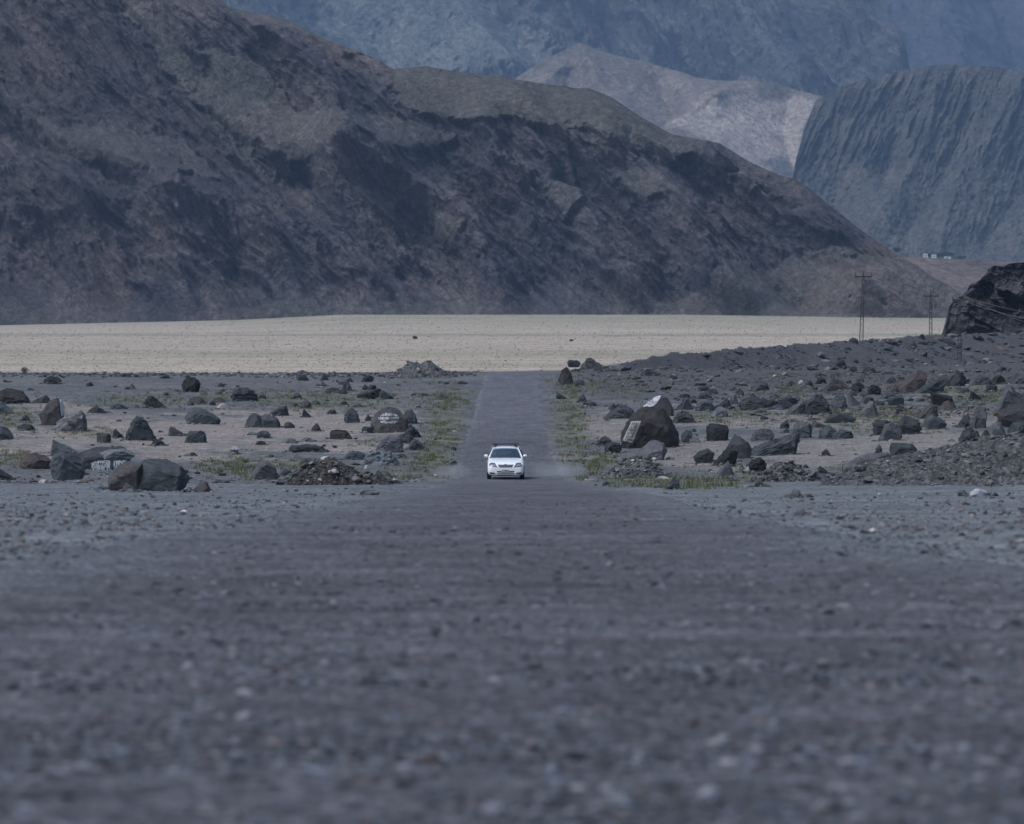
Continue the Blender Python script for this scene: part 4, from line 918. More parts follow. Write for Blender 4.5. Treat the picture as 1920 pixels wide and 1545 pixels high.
# white painted marks and lettering on the boulders
def strokes_mask(seed, x0, y0, x1, y1, rows, width=0.45, shear=0.0, ell_=True):
    r = random.Random(seed); segs = []
    rh = (y1 - y0) / rows
    for k in range(rows):
        yb = y0 + rh * (k + .75); x = x0
        while x < x1:
            hgt = rh * r.uniform(.35, .8); sx = r.uniform(.4, 1.0)
            pts = [(x, yb), (x + sx * .3, yb - hgt), (x + sx, yb - hgt * r.uniform(0, .5)), (x + sx * 1.4, yb)]
            if r.random() < .5: pts = [(x, yb - hgt), (x + .1, yb)]
            for a, b in zip(pts[:-1], pts[1:]):
                segs.append((a[0] + shear * (y1 - a[1]), a[1], b[0] + shear * (y1 - b[1]), b[1]))
            x += r.uniform(1.2, 2.6)
    cx, cy, rx, ry = (x0 + x1) / 2, (y0 + y1) / 2, (x1 - x0) / 2, (y1 - y0) / 2
    def f(x, y):
        if ell_ and ((x - cx) / rx) ** 2 + ((y - cy) / ry) ** 2 > 1.05: return False
        for ax, ay, bx, by in segs:
            dx, dy = bx - ax, by - ay; t = max(0, min(1, ((x - ax) * dx + (y - ay) * dy) / (dx * dx + dy * dy + 1e-9)))
            if math.hypot(x - ax - t * dx, y - ay - t * dy) < width: return True
        return False
    return f
ray_patch('painted_lettering', lb, strokes_mask(3, 710, 774, 748, 795, 3, .55), (709, 773, 749, 796), 0.35, white_paint, lb)
panel = [(1184, 790), (1202, 789), (1196, 805), (1186, 830), (1167, 826)]
pp = ray_patch('painted_panel', big, in_poly(panel), (1166, 788, 1203, 831), 0.7, pale_paint, big)
sf = strokes_mask(8, 1168, 791, 1186, 828, 6, .35, 0.42, False)
pf_ = in_poly([(1186, 792), (1199, 791), (1193, 805), (1184, 827), (1170, 824)])
ray_patch('painted_lettering', big, lambda x, y: pf_(x, y) and sf(x, y), (1166, 788, 1203, 831), 0.4, dark_ink, big, off=0.035)
tp = [(1203, 759), (1211, 748), (1240, 741), (1232, 756), (1221, 765), (1207, 764)]
ray_patch('painted_panel', wp, in_poly(tp), (1202, 740, 1241, 766), 0.5, white_paint, wp)
sf2 = strokes_mask(9, 1211, 748, 1229, 759, 3, .3, 0.15, True)
ray_patch('painted_lettering', wp, sf2, (1209, 746, 1231, 760), 0.35, red_ink, wp, off=0.035)
st1 = strokes_mask(5, 168, 863, 208, 883, 1, .8, 0, False); r5 = random.Random(5)
def vert_strokes(x, y):
    if not (in_poly([(170, 868), (180, 864), (206, 863), (208, 884), (172, 883)])(x, y) or in_poly([(213, 864), (242, 862), (244, 872), (236, 882), (213, 883)])(x, y)): return False
    n = perlin(np.array([x * 0.55]), np.array([y * 0.12]), np.array([3.0]))[0]
    return n < 0.22
ray_patch('painted_patch', wb, vert_strokes, (168, 861, 246, 885), 0.7, white_paint, wb, off=.02)
ray_patch('white_splash', sp, lambda x, y: ((x - 1707) / 10) ** 2 + ((y - 858) / 6) ** 2 < 1 + perlin(np.array([x * .4]), np.array([y * .4]), np.array([1.0]))[0], (1692, 846, 1720, 866), 0.7, pale_paint, sp, off=.02)

# ------------------------------------------------------------------ crag at the right
def crag():
    D0 = 960.0
    sil = [(1752, 650), (1766, 632), (1772, 612), (1776, 590), (1777, 575), (1786, 563), (1800, 556), (1812, 545), (1816, 533), (1832, 526), (1842, 515), (1852, 503), (1862, 498), (1880, 499),
           (1893, 494), (1905, 493), (1920, 492), (1980, 470), (2060, 455), (2160, 480), (2260, 560), (2330, 650)]
    nx, nt_ = 620, 300
    u = np.linspace(1752, 2330, nx); top = np.interp(u, *zip(*sil)); bot = np.interp(u, [1752, 2330], [652, 650])
    t = np.linspace(0, 1, nt_)[:, None]; tb = np.linspace(0, 1, 40)[1:, None]
    py = bot + (top - bot) * t
    D = D0 - 8 * np.sqrt(np.clip((u - 1752) / 60, 0, 1)) + (bot - py) / F * D0 * 0.55 + 0 * u
    X = (u - 960) / F * D; Z = -(py - HY) / F * D
    # overhangs and ledges: quantised rock steps
    a = math.radians(-28); ca, sa = math.cos(a), math.sin(a)
    p = X * ca + Z * sa; q = -X * sa + Z * ca
    jx = fbm(X / 3, Z / 3, D / 9, 3)
    wv = fbm(X / 6, Z / 6, D / 9 + 4, 4); cm = sstep(-.25, .25, fbm(X / 2.2, Z / 2.2, D / 9 + 9, 4))
    bed = (q + 2.0 * jx + 3.0 * wv) / 2.3 + 0.5 * np.sin(q * 0.9); bi = np.floor(bed)
    blk = np.floor(p / 3.6 + bi * 0.37 + 1.5 * jx + 1.2 * wv)
    hsh = np.sin(bi * 12.9898 + blk * 78.233) * 43758.5453; hsh = hsh - np.floor(hsh)
    fr_ = np.minimum(np.abs(bed - bi), np.abs(bi + 1 - bed)); crack = sstep(0.0, 0.12, fr_)
    pb = p / 3.6 + bi * 0.37 + 1.5 * jx + 1.2 * wv; fr2 = np.minimum(np.abs(pb - blk), np.abs(blk + 1 - pb)); crack2 = sstep(0.0, 0.07, fr2)
    bedh = np.sin(bi * 3.77) * 0.5
    d = hsh * 1.5 + bedh * 1.1 - (1 - crack) * 0.45 * cm - (1 - crack2) * 0.3 * cm + 5.0 * ridged(X / 11, Z / 7, D / 20, 6, .6) + 1.3 * fbm(X / 1.3, Z / 1.3, D, 6, .6)
    edge_ = np.clip((u - 1752) / 14, 0, 1) * np.clip(t * 1.0 + .4, 0, 1)
    Y = D - d * edge_
    bX = X[-1] + 0 * tb; bY = Y[-1] + tb * 26; bZ = Z[-1] + tb * (-9 - Z[-1])
    c = np.array([0.046, 0.044, 0.050]) * (1 + 1.1 * fbm(p / 3, q * 1.2, D * 0, 5))[..., None] * (0.8 + 0.5 * hsh)[..., None]
    tanm = np.exp(-((PXc(u) - 1838) / 40) ** 2) * np.exp(-((py - 562 - (u - 1800) * 0.16) / 5) ** 2) * sstep(-.1, .3, fbm(X / 2, Z / 2, D * 0, 4) + .15)
    c = c + (np.array([0.20, 0.165, 0.14]) - c) * (0.75 * tanm)[..., None]
    V = np.vstack([np.stack([X, Y, Z], -1), np.stack([bX, bY, bZ], -1)]); C_ = np.vstack([c, np.repeat(c[-1:], 39, 0)])
    m = terrain_mat('crag_rock', [0.5, 3.0], [(0.75, 1.25), (0.7, 1.3)], 1.6, 0.45)
    o = np_mesh('rock_outcrop', V.reshape(-1, 3), grid_faces(V.shape[0], nx), m, True, np.clip(C_, .008, 1).reshape(-1, 3))
    o.data.set_sharp_from_angle(angle=math.radians(45))
    tag(o, 'black layered rock crag rising behind the pylons at the right', 'rock outcrop')
def PXc(u): return u
crag()

# ------------------------------------------------------------------ heaps of earth and gravel
def heap(px0, px1, pyt, pyb, name, label, c0, c1, prof, rough, seed, depth_k=0.9, dist=None, nxx=190):
    p = hit((px0 + px1) / 2, pyb)[0]
    if dist: p = np.array([((px0 + px1) / 2 - 960) / F * dist, dist, 0]); p[2] = -(pyb - HY) / F * dist
    w = (px1 - px0) / F * p[1]; h = (pyb - pyt) / F * p[1]; d = w * depth_k
    x = np.linspace(-.5, .5, nxx); yv = np.linspace(-.5, .5, 120)
    XX, YY = np.meshgrid(x, yv)
    up = np.interp(x + .5, *zip(*prof))[None, :]
    f = np.clip(np.cos(np.pi * YY), 0, 1) ** 0.8
    z = up * f * h
    wx, wy = XX * w, YY * d
    k = sstep(0, 0.25, z / h)
    z = z + k * rough * (ridged(wx / 0.32, wy / 0.5, 0 * wx + seed, 6, .68) - .4) * 1.1 + k * rough * 1.5 * fbm(wx / 1.3, wy / 1.3, 0 * wx + seed, 3)
    Yc = p[1] + d * 0.5
    tilt = -(pyb - HY) / F * p[1]
    base = np.minimum(gz(p[0] + wx, Yc + wy), 99) - 0.06
    zz = np.where(True, base + z, 0)
    n = fbm(wx / 0.25, wy / 0.25, 0 * wx + seed, 5, .65); n2 = fbm(wx / 1.5, wy / 1.5, 0 * wx + seed, 3)
    c = np.array(c0) + (np.array(c1) - np.array(c0)) * sstep(-.25, .3, n)[..., None]; c = c * (1 + .4 * n2)[..., None]
    o = np_mesh(name, np.stack([wx, wy, zz - tilt], -1).reshape(-1, 3), grid_faces(120, nxx), heapm, True, c.reshape(-1, 3))
    o.location = (p[0], Yc, tilt)
    tag(o, label, name.replace('_', ' '))
    return o
heapm = terrain_mat('loose_earth', [2.0, 14.0], [(0.75, 1.25), (0.6, 1.4)], 8.0, 0.08, pebble=(7.0, 0.06, 0.4))
heap(512, 765, 870, 925, 'earth_heap', 'dark brown heap of earth and roots between boulders and road', (0.026, 0.025, 0.026), (0.082, 0.076, 0.072),
     [(0, 0), (.06, .2), (.16, .55), (.3, .85), (.42, 1), (.52, .8), (.62, .55), (.72, .42), (.85, .3), (.95, .18), (1, 0)], 0.11, 3.0, .35, dist=196)
heap(716, 860, 690, 722, 'gravel_heap', 'dark double topped gravel heap beside the road crest', (0.07, 0.072, 0.078), (0.12, 0.12, 0.125),
     [(0, 0), (.12, .25), (.25, .6), (.36, .98), (.45, .95), (.5, .8), (.58, 1), (.66, .85), (.8, .4), (1, 0)], 0.08, 5.0, .5, dist=436)
heap(1118, 1260, 846, 889, 'gravel_heap', 'smooth low grey gravel heap in front of the biggest boulder', (0.098, 0.100, 0.108), (0.125, 0.125, 0.132),
     [(0, 0), (.2, .4), (.4, .9), (.55, 1), (.7, .85), (.85, .45), (1, 0)], 0.02, 7.0, .5, dist=262)
heap(1540, 2240, 838, 934, 'gravel_bank', 'long bank of dark stony gravel at the lower right', (0.058, 0.062, 0.070), (0.105, 0.104, 0.106),
     [(0, 0), (.05, .12), (.1, .35), (.16, .52), (.25, .62), (.35, .78), (.45, .92), (.55, 1), (.75, 1.05), (.9, .7), (1, 0)], 0.10, 9.0, .7, dist=176, nxx=420)
heap(1395, 1570, 884, 926, 'rubble_heap', 'low heap of broken rock and gravel left of the long bank', (0.085, 0.085, 0.095), (0.14, 0.135, 0.135),
     [(0, 0), (.2, .4), (.35, .9), (.5, 1), (.65, .6), (.85, .3), (1, 0)], 0.10, 11.0, .4, dist=200)
heap(1080, 1150, 677, 700, 'rubble_heap', 'dark rubble heap on the skyline behind the road bend', (0.06, 0.06, 0.066), (0.10, 0.10, 0.10),
     [(0, 0), (.2, .7), (.4, 1), (.6, .8), (.8, .4), (1, 0)], 0.14, 13.0, .5, dist=462)

# ------------------------------------------------------------------ scattered stones
def ico():
    bm = bmesh.new(); bmesh.ops.create_icosphere(bm, subdivisions=1, radius=0.5)
    v = np.array([x.co[:] for x in bm.verts]); f = np.array([[q.index for q in p.verts] for p in bm.faces]); bm.free(); return v, f
IV, IF = ico()
def stones(name, P, S, C, label, kind='stuff', flat=0.55, smooth=False, mat=None):
    n = len(P); r = np.random.default_rng(5)
    V = np.repeat(IV[None], n, 0) * (1 + 0.55 * (r.random((n, len(IV), 1)) - .5))
    V = V + 0.16 * (r.random((n, len(IV), 3)) - .5)
    sc_ = np.stack([S * r.uniform(.8, 1.5, n), S * r.uniform(.7, 1.2, n), S * flat * r.uniform(.6, 1.3, n)], -1)
    V = V * sc_[:, None, :]
    a = r.uniform(0, 6.28, n); c, s = np.cos(a)[:, None], np.sin(a)[:, None]
    b_ = r.uniform(-.35, .35, n); cb, sb = np.cos(b_)[:, None], np.sin(b_)[:, None]
    x = V[..., 0] * cb - V[..., 2] * sb; z = V[..., 0] * sb + V[..., 2] * cb; y = V[..., 1]
    V = np.stack([x * c - y * s, x * s + y * c, z], -1)
    V = V + P[:, None, :] + np.array([0, 0, 1]) * (S * flat * 0.22)[:, None, None]
    Fc = IF[None] + (np.arange(n) * len(IV))[:, None, None]
    o = np_mesh(name, V.reshape(-1, 3), Fc.reshape(-1, 3), mat or stonem, smooth, np.repeat(C[:, None, :], len(IV), 1).reshape(-1, 3))
    tag(o, label, kind=kind); return o
stonem = terrain_mat('loose_stone', [8.0], [(0.75, 1.25)], 20.0, 0.01)
r = np.random.default_rng(21)
PAL = np.array([[.045, .048, .056], [.075, .08, .09], [.12, .12, .13], [.055, .06, .07], [.10, .085, .08], [.17, .165, .17], [.09, .10, .115]])
def pick(n, light=0.02):
    c = PAL[r.integers(0, len(PAL), n)] * r.uniform(.8, 1.25, (n, 1))
    w = r.random(n) < light; c[w] = np.array([.36, .34, .33]) * r.uniform(.7, 1.3, (w.sum(), 1)); return c
# left and right flats
n = 24000
Y = 1 / np.sqrt(r.uniform(1 / 480.0 ** 2, 1 / 225.0 ** 2, n)); X = r.uniform(-.125, .125, n) * Y
L, R = road_edges(Y); k = (X < L - .3) | (X > R + .3); X, Y = X[k], Y[k]
dens = fbm(X / 7, Y / 9, 0 * X + 50, 3) + 0.35 * (X > 0) * sstep(330, 430, Y) - .25 * sstep(.3, .8, ell(960 + F * X / Y, HY - F * gz(X, Y) / Y, SAND))
k = dens > r.uniform(-.5, .35, len(X)); X, Y = X[k], Y[k]
S = 0.045 * (1 / np.maximum(r.random(len(X)), .006)) ** 0.44 * (1 + .45 * (X > 3) * sstep(300, 380, Y))
stones('rubble', np.stack([X, Y, gz(X, Y)], -1), S, pick(len(X)) * .85, 'small loose stones strewn over the flats on both sides of the road')
# dark gravel slope
n = 44000
Y = r.uniform(450, 860, n); X = r.uniform(2, 115, n)
yc = np.interp(X, RX, RY); k = (Y < yc + 3) & (Y > yc - 75) & (X / Y < .13); X, Y = X[k], Y[k]
S = 0.20 * (1 / np.maximum(r.random(len(X)), .006)) ** 0.42 * (0.6 + 0.5 * sstep(500, 720, Y))
stones('slope_rubble', np.stack([X, Y, gz(X, Y)], -1), S, pick(len(X), .012) * 0.82, 'dark angular stones covering the gravel slope', flat=.45)
# rubble thick on the rising ground right of the road
n = 14000
Y = 1 / np.sqrt(r.uniform(1 / 475.0 ** 2, 1 / 330.0 ** 2, n)); X = r.uniform(4, 62, n)
k = (X / Y < .125) & (X > np.interp(Y, [330, 385, 430, 475], [16, 10, 5, 4])) & (fbm(X / 5, Y / 9, 0 * X + 70, 3) > -.28); X, Y = X[k], Y[k]
S = 0.075 * (1 / np.maximum(r.random(len(X)), .008)) ** 0.45
stones('right_rubble', np.stack([X, Y, gz(X, Y)], -1), S, pick(len(X), .01) * .8, 'dense dark rubble on the rising ground right of the road')
# plateau edge toward the plain, and gravel in front of the boulders
n = 1500
Y = r.uniform(440, 462, n); X = r.uniform(-.125, -.006, n) * Y
stones('edge_rubble', np.stack([X, Y, gz(X, Y)], -1), r.uniform(.12, .42, n), pick(n), 'line of dark stones along the edge of the left flat')
n = 30000
Y = 1 / r.uniform(1 / 225.0, 1 / 38.0, n); X = r.uniform(-.125, .125, n) * Y
L, R = road_edges(Y); k = (X < L) | (X > R); X, Y = X[k], Y[k]
S = 0.016 * (1 / np.maximum(r.random(len(X)), .02)) ** 0.5
stones('shoulder_gravel', np.stack([X, Y, gz(X, Y)], -1), S, pick(len(X), .006) * 1.25, 'loose gravel on both road shoulders')
# coarse stones set in the near road surface, out of focus
n = 42000
Y = 1 / r.uniform(1 / 110.0, 1 / 15.0, n); X = r.uniform(-.115, .115, n) * Y
L, R = road_edges(Y); k = (X > L) & (X < R); X, Y = X[k], Y[k]
S = np.minimum(0.021 * (1 / np.maximum(r.random(len(X)), .01)) ** 0.33, .08)
cl = np.minimum(pick(len(X), .0), .15) * np.array([.95, 1.0, 1.12]) * np.random.default_rng(4).uniform(.45, 1.55, (len(X), 1))
cl[r.random(len(X)) < .006] = [.11, .09, .085]
stones('road_gravel', np.stack([X, Y, gz(X, Y) + .024], -1), S, cl, 'coarse stones bedded in the near road surface', flat=.4)

# stones lying on the heaps and the bank
Pn = []
for o in [o for o in scene.objects if o.name.split('.')[0] in ('earth_heap', 'gravel_heap', 'gravel_bank', 'rubble_heap')]:
    v = np.empty(len(o.data.vertices) * 3, np.float32); o.data.vertices.foreach_get('co', v); v = v.reshape(-1, 3) + np.array(o.location)
    v = v[(v[:, 2] > gz(v[:, 0], v[:, 1]) + .02) & (np.abs(v[:, 0] / v[:, 1]) < .1)]
    Pn.append(v[r.integers(0, len(v), min(1700, len(v) // 22))])
Pn = np.concatenate(Pn)
stones('heap_rubble', Pn, .05 * (1 / np.maximum(r.random(len(Pn)), .01)) ** .42, pick(len(Pn), .02) * .95, 'stones lying loose on the gravel heaps and the bank')
# rubble gathered round the feet of the boulders
bl = [o for o in scene.objects if o.name.startswith('boulder') and o.location.y < 470]
Pn = []; Sn = []
for o in bl:
    dm = o.dimensions; n_ = int(16 + 24 * min(dm.x, 2.5))
    a = r.uniform(0, 6.28, n_); k_ = r.uniform(.5, 1.35, n_)
    x_ = o.location.x + np.cos(a) * dm.x * .5 * k_ + r.normal(size=n_) * .15; y_ = o.location.y + np.sin(a) * dm.y * .7 * k_ + r.normal(size=n_) * .3
    Pn.append(np.stack([x_, y_, gz(x_, y_)], -1)); Sn.append(.06 * (1 / np.maximum(r.random(n_), .03)) ** .45)
Pn = np.concatenate(Pn); Sn = np.concatenate(Sn)
L, R = road_edges(Pn[:, 1]); k = (Pn[:, 0] < L - .2) | (Pn[:, 0] > R + .2)
stones('boulder_rubble', Pn[k], Sn[k], pick(int(k.sum()), .03), 'small broken stones lying round the feet of the boulders')

# individually placed smaller stones (copies of a few shapes)
base = []
for i in range(8):
    bm = rock_bm(PF[['dome', 'slab', 'peak', 'flat', 'wl', 'blk', 'over', 'tri'][i]], 1.0, .55, .8, 900 + i, .06, 2)
    me = bpy.data.meshes.new('stone'); bm.to_mesh(me); bm.free()
    me.polygons.foreach_set('use_smooth', np.ones(len(me.polygons), bool)); me.set_sharp_from_angle(angle=math.radians(28))
    for k_ in ('k', 'b', 'g'):
        m2 = me.copy(); m2.materials.append(RM[k_]); base.append(m2)
ROCKS = [o for o in scene.objects if o.name.startswith('boulder') and 'kind' not in o and o.location.y > 50]
used_rel = set()
def near_label(px, py, what):
    def pxof(o):
        return 960 + F * o.location.x / o.location.y, HY - F * o.location.z / o.location.y
    c = sorted(ROCKS, key=lambda o: math.hypot(pxof(o)[0] - px, 2.2 * (pxof(o)[1] - py)))
    for o in c[:40]:
        ox, oy = pxof(o); rel = ('left of' if px < ox else 'right of') if abs(px - ox) > 1.6 * abs(py - oy) else ('just beyond' if py < oy else 'in front of')
        lab = o['label'].split(',')[0]
        s = '%s %s the %s' % (what, rel, lab)
        if len(s.split()) <= 16 and (lab, rel) not in used_rel:
            used_rel.add((lab, rel)); return s
    return None
def scatter_stones(n, boxes, label, group, smin, smax, seed):
    q = random.Random(seed)
    for i in range(n):
        bx = q.choice(boxes); px = q.uniform(bx[0], bx[2]); py = q.uniform(bx[1], bx[3])
        p = hit(px, py)[0]; s = q.uniform(smin, smax) * q.uniform(.7, 1.3) * p[1] / F
        o = bpy.data.objects.new('stone', q.choice(base))
        o.location = p; o.scale = (s, s, s * q.uniform(.7, 1.1)); o.rotation_euler = (0, 0, q.uniform(-.6, .6) + q.choice((0, math.pi)))
        link(o); tag(o, near_label(px, py, 'small dark stone') or label, 'stone', group)
scatter_stones(38, [(120, 715, 690, 765), (560, 700, 700, 745)], 'small dark stone in the grassy gravel at the far side of the left flat', 'small stones at the far side of the left flat', 9, 20, 1)
scatter_stones(34, [(1280, 732, 1680, 776), (1240, 745, 1500, 770)], 'dark stone packed in the dense boulder band on the right slope', 'small stones packed in the right boulder band', 14, 30, 2)
scatter_stones(16, [(1480, 640, 1900, 690)], 'dark stone lying on the upper dark gravel slope', 'stones on the dark gravel slope', 9, 18, 3)

# ------------------------------------------------------------------ grass and shrubs
def blades(name, P, nb, hgt, wid, spread, cols, label, seed=1, lean=.5):
    q = np.random.default_rng(seed); n = len(P); N_ = n * nb
    base_ = np.repeat(P, nb, 0) + np.concatenate([q.normal(size=(N_, 2)) * np.repeat(spread, nb)[:, None], np.zeros((N_, 1))], 1)
    base_[:, 2] -= 0.01
    a = q.uniform(0, 6.28, N_); d = np.stack([np.cos(a), np.sin(a), 0 * a], -1)
    h = np.repeat(hgt, nb) * q.uniform(.5, 1.2, N_); w = np.repeat(wid, nb) * q.uniform(.6, 1.3, N_)
    ln = np.stack([np.cos(a + 1.3), np.sin(a + 1.3), 0 * a], -1) * (h * q.uniform(0, lean, N_))[:, None]
    v0 = base_ - d * w[:, None] / 2; v1 = base_ + d * w[:, None] / 2
    mid = base_ + ln * .45 + np.array([0, 0, .6]) * h[:, None]
    v2 = mid + d * w[:, None] * .35; v3 = mid - d * w[:, None] * .35; v4 = base_ + ln + np.array([0, 0, 1.0]) * h[:, None]
    V = np.stack([v0, v1, v2, v3, v4, v4 + d * .002], 1).reshape(-1, 3)
    i = np.arange(N_)[:, None] * 6
    Fq = np.concatenate([i + [0, 1, 2, 3], i + [3, 2, 5, 4]], 0)
    c = np.repeat(cols, nb, 0) * q.uniform(.75, 1.3, (N_, 1)); c = np.repeat(c[:, None], 6, 1).reshape(-1, 3)
    return np_mesh(name, V, Fq, grassm, True, c)
grassm = terrain_mat('grass_blades', [3.0], [(0.8, 1.2)], 5.0, 0.001)
q = np.random.default_rng(31); pts = []
for cx, cy, rx, ry, w in GRASS:
    n = int(rx * ry * .48 * w)
    pts.append(np.stack([cx + q.normal(size=n) * rx * .62, cy + q.normal(size=n) * ry * .62], -1))
pts = np.concatenate(pts); pts = pts[(pts[:, 1] > 700) & (pts[:, 1] < 925) & (pts[:, 0] > -60) & (pts[:, 0] < 1980)]
G = hit(pts[:, 0], pts[:, 1]); L, R = road_edges(G[:, 1]); k = (G[:, 0] < L - .15) | (G[:, 0] > R + .15); G = G[k]
k = fbm(G[:, 0] / .9, G[:, 1] / 1.6, 0 * G[:, 0] + 3, 3) > .04; G = G[k]
n = len(G); sz = q.uniform(.06, .20, n)
gc = np.array([.108, .124, .070]) + (np.array([.178, .168, .118]) - np.array([.108, .124, .070])) * q.random((n, 1)) ** 1.6
o = blades('grass', G, 12, sz * 1.0, .012 + sz * .13, sz * .75, gc, '')
tag(o, 'short tufts of grass in patches along the road and among the boulders', kind='stuff')

def shrub(px, py, w_px, h_px, label, colr, dist=None, seed=1, group=None):
    p = hit(px, py)[0]
    if dist: p = np.array([(px - 960) / F * dist, dist, -(py - HY) / F * dist])
    w = w_px / F * p[1]; h = h_px / F * p[1]
    q = np.random.default_rng(seed); n = 520
    c = q.normal(size=(n, 3)); c /= np.linalg.norm(c, axis=1)[:, None]; c *= (q.random((n, 1)) ** .5)
    c = c * [w / 2, w / 2.4, h / 2] * (1 + .35 * q.normal(size=(n, 1)) * .5) + [0, 0, h / 2]; c[:, 2] = np.abs(c[:, 2])
    s = h * .10
    d1 = q.normal(size=(n, 3)); d1 /= np.linalg.norm(d1, axis=1)[:, None]; d2 = np.cross(d1, q.normal(size=(n, 3))); d2 /= np.linalg.norm(d2, axis=1)[:, None]
    V = np.stack([c - d1 * s, c + d2 * s * .4, c + d1 * s, c - d2 * s * .4], 1).reshape(-1, 3)
    fc = np.arange(n * 4).reshape(-1, 4)
    cc = np.repeat(np.array(colr) * q.uniform(.7, 1.35, (n, 1)), 4, 0)
    root = empty('shrub', p)
    tag(root, label, 'shrub', group)
    np_mesh('foliage', V, fc, grassm, False, cc, root)
    bm = bmesh.new()
    for k_ in range(6):
        a = k_ * 1.05; e = Vector((math.cos(a) * w * .3, math.sin(a) * w * .3, h * .7)); tube(bm, [Vector((0, 0, -.03)), e * .5 + Vector((0, 0, h * .1)), e], [h * .02, h * .014, h * .006], 5)
    bm_obj('stem', bm, barkm, root)
    return root
def tube(bm, pts, rad, seg=8, cap=True):
    rings = []
    for i, p in enumerate(pts):
        a = pts[max(i - 1, 0)]; b = pts[min(i + 1, len(pts) - 1)]; d = (b - a).normalized()
        x = d.orthogonal().normalized(); y = d.cross(x)
        if rings:
            px_ = rings[-1][1]; x = (px_ - d * px_.dot(d)).normalized(); y = d.cross(x)
        ri = rad[i] if hasattr(rad, '__len__') else rad
        rings.append(([bm.verts.new(p + (x * math.cos(2 * math.pi * k / seg) + y * math.sin(2 * math.pi * k / seg)) * ri) for k in range(seg)], x))
    for (r0, _), (r1, _) in zip(rings[:-1], rings[1:]):
        for k in range(seg): bm.faces.new((r0[k], r0[(k + 1) % seg], r1[(k + 1) % seg], r1[k]))
    if cap:
        bm.faces.new(rings[0][0][::-1]); bm.faces.new(rings[-1][0])
def box(bm, c, s, rot=None):
    M = Matrix.Translation(c) @ (rot.to_4x4() if rot else Matrix()) @ Matrix.Diagonal((*s, 1))
    return bmesh.ops.create_cube(bm, size=1.0, matrix=M)
barkm = simple_mat('shrub_wood', (.12, .09, .07), .9, var=.3)
shrub(626, 894, 26, 34, 'green upright shrub growing on the brown earth heap', (.12, .15, .055), dist=214, seed=3)
shrub(1138, 790, 12, 6, 'low green tuft like shrub on sand left of the biggest boulder', (.12, .14, .06), seed=4)
shrub(1113, 871, 22, 9, 'low green shrub by the tan dirt patch right of the car', (.13, .15, .06), seed=5)
shrub(459, 870, 14, 9, 'small green shrub on the gravel left of the purple grey dome', (.12, .15, .06), seed=6)
shrub(46, 700, 14, 12, 'small dark shrub on the plain at far left', (.10, .10, .07), dist=930, seed=7)
# scrub dotted over the plain
n = 10000
Y = 1 / r.uniform(1 / 3000.0, 1 / 925.0, n); X = r.uniform(-.12, .12, n) * Y
k = (gz(X, Y) < plain_z(Y) + .05); X, Y = X[k], Y[k]
S = r.uniform(.10, .30, len(X)) * (.5 + Y / 1800)
stones('plain_scrub', np.stack([X, Y, gz(X, Y)], -1), S, np.array([.19, .19, .14]) * r.uniform(.6, 1.3, (len(X), 1)), 'tiny scrub and stones dotted over the pale plain', flat=.6)
n = 2600
u = r.uniform(1560, 2050, n); D = r.uniform(3300, 6900, n)

# ------------------------------------------------------------------ pylons and wires
steel = simple_mat('weathered_steel', (.04, .043, .05), .7, .1, var=.2, scale=2)
porc = simple_mat('insulator_glaze', (.05, .04, .04), .3)
wirem = simple_mat('wire_metal', (.15, .15, .16), .6, .0)
def pylon(px, ytop, ybase, D, arm_px, label, lean=0.0):
    x = (px - 960) / F * D; zt = -(ytop - HY) / F * D; zb = min(-(ybase - HY) / F * D, float(gz(x, D)) + 99)
    h = zt - zb
    root = empty('lattice_pylon', (x, D, zb)); tag(root, label, 'pylon', 'lattice pylons of the power line')
    bm = bmesh.new(); wb_, wt = .27, .11
    def c(s, t, k):
        w = wb_ + (wt - wb_) * t; return Vector((s[0] * w + lean * t, s[1] * w, h * t * .97))
    cs = [(-1, -1), (1, -1), (1, 1), (-1, 1)]
    for s in cs: tube(bm, [c(s, -.02, 0), c(s, 1, 0)], .055, 4)
    nseg = 12
    for i in range(nseg):
        t0, t1 = i / nseg, (i + 1) / nseg
        for a in range(4):
            s0, s1 = cs[a], cs[(a + 1) % 4]
            if i % 2: s0, s1 = s1, s0
            tube(bm, [c(s0, t0, 0), c(s1, t1, 0)], .03, 4)
    bm_obj('mast', bm, steel, root)
    aw = arm_px / F * D
    bm = bmesh.new(); zc = h * .955
    box(bm, (lean, 0, zc), (aw, .22, .20)); box(bm, (lean, 0, zc + .2), (.16, .16, .4))
    for s in (-1, 1): tube(bm, [Vector((lean + s * .10, 0, zc - .75)), Vector((lean + s * aw * .34, 0, zc))], .035, 4)
    bm_obj('crossarm', bm, steel, root)
    for f in (-.46, 0, .46):
        bm = bmesh.new(); z0 = zc + (.07 if f else .40)
        tube(bm, [Vector((lean + f * aw, 0, z0 - .01)), Vector((lean + f * aw, 0, z0 + .10)), Vector((lean + f * aw, 0, z0 + .2)), Vector((lean + f * aw, 0, z0 + .32))], [.05, .15, .10, .13], 8)
        bm_obj('insulator', bm, porc, root)
    return [Vector((x + lean + f * aw, D, zb + zc + (.39 if f else .7))) for f in (-.46, 0, .46)]
A = pylon(1614, 512, 664, 780, 32, 'tallest lattice pylon, leftmost, standing against the dark mountain', .35)
B = pylon(1745, 550, 668, 860, 29, 'middle lattice pylon between the leftmost one and the crag')
C_ = pylon(1799, 556, 697, 742, 27, 'lattice pylon standing in front of the black crag')
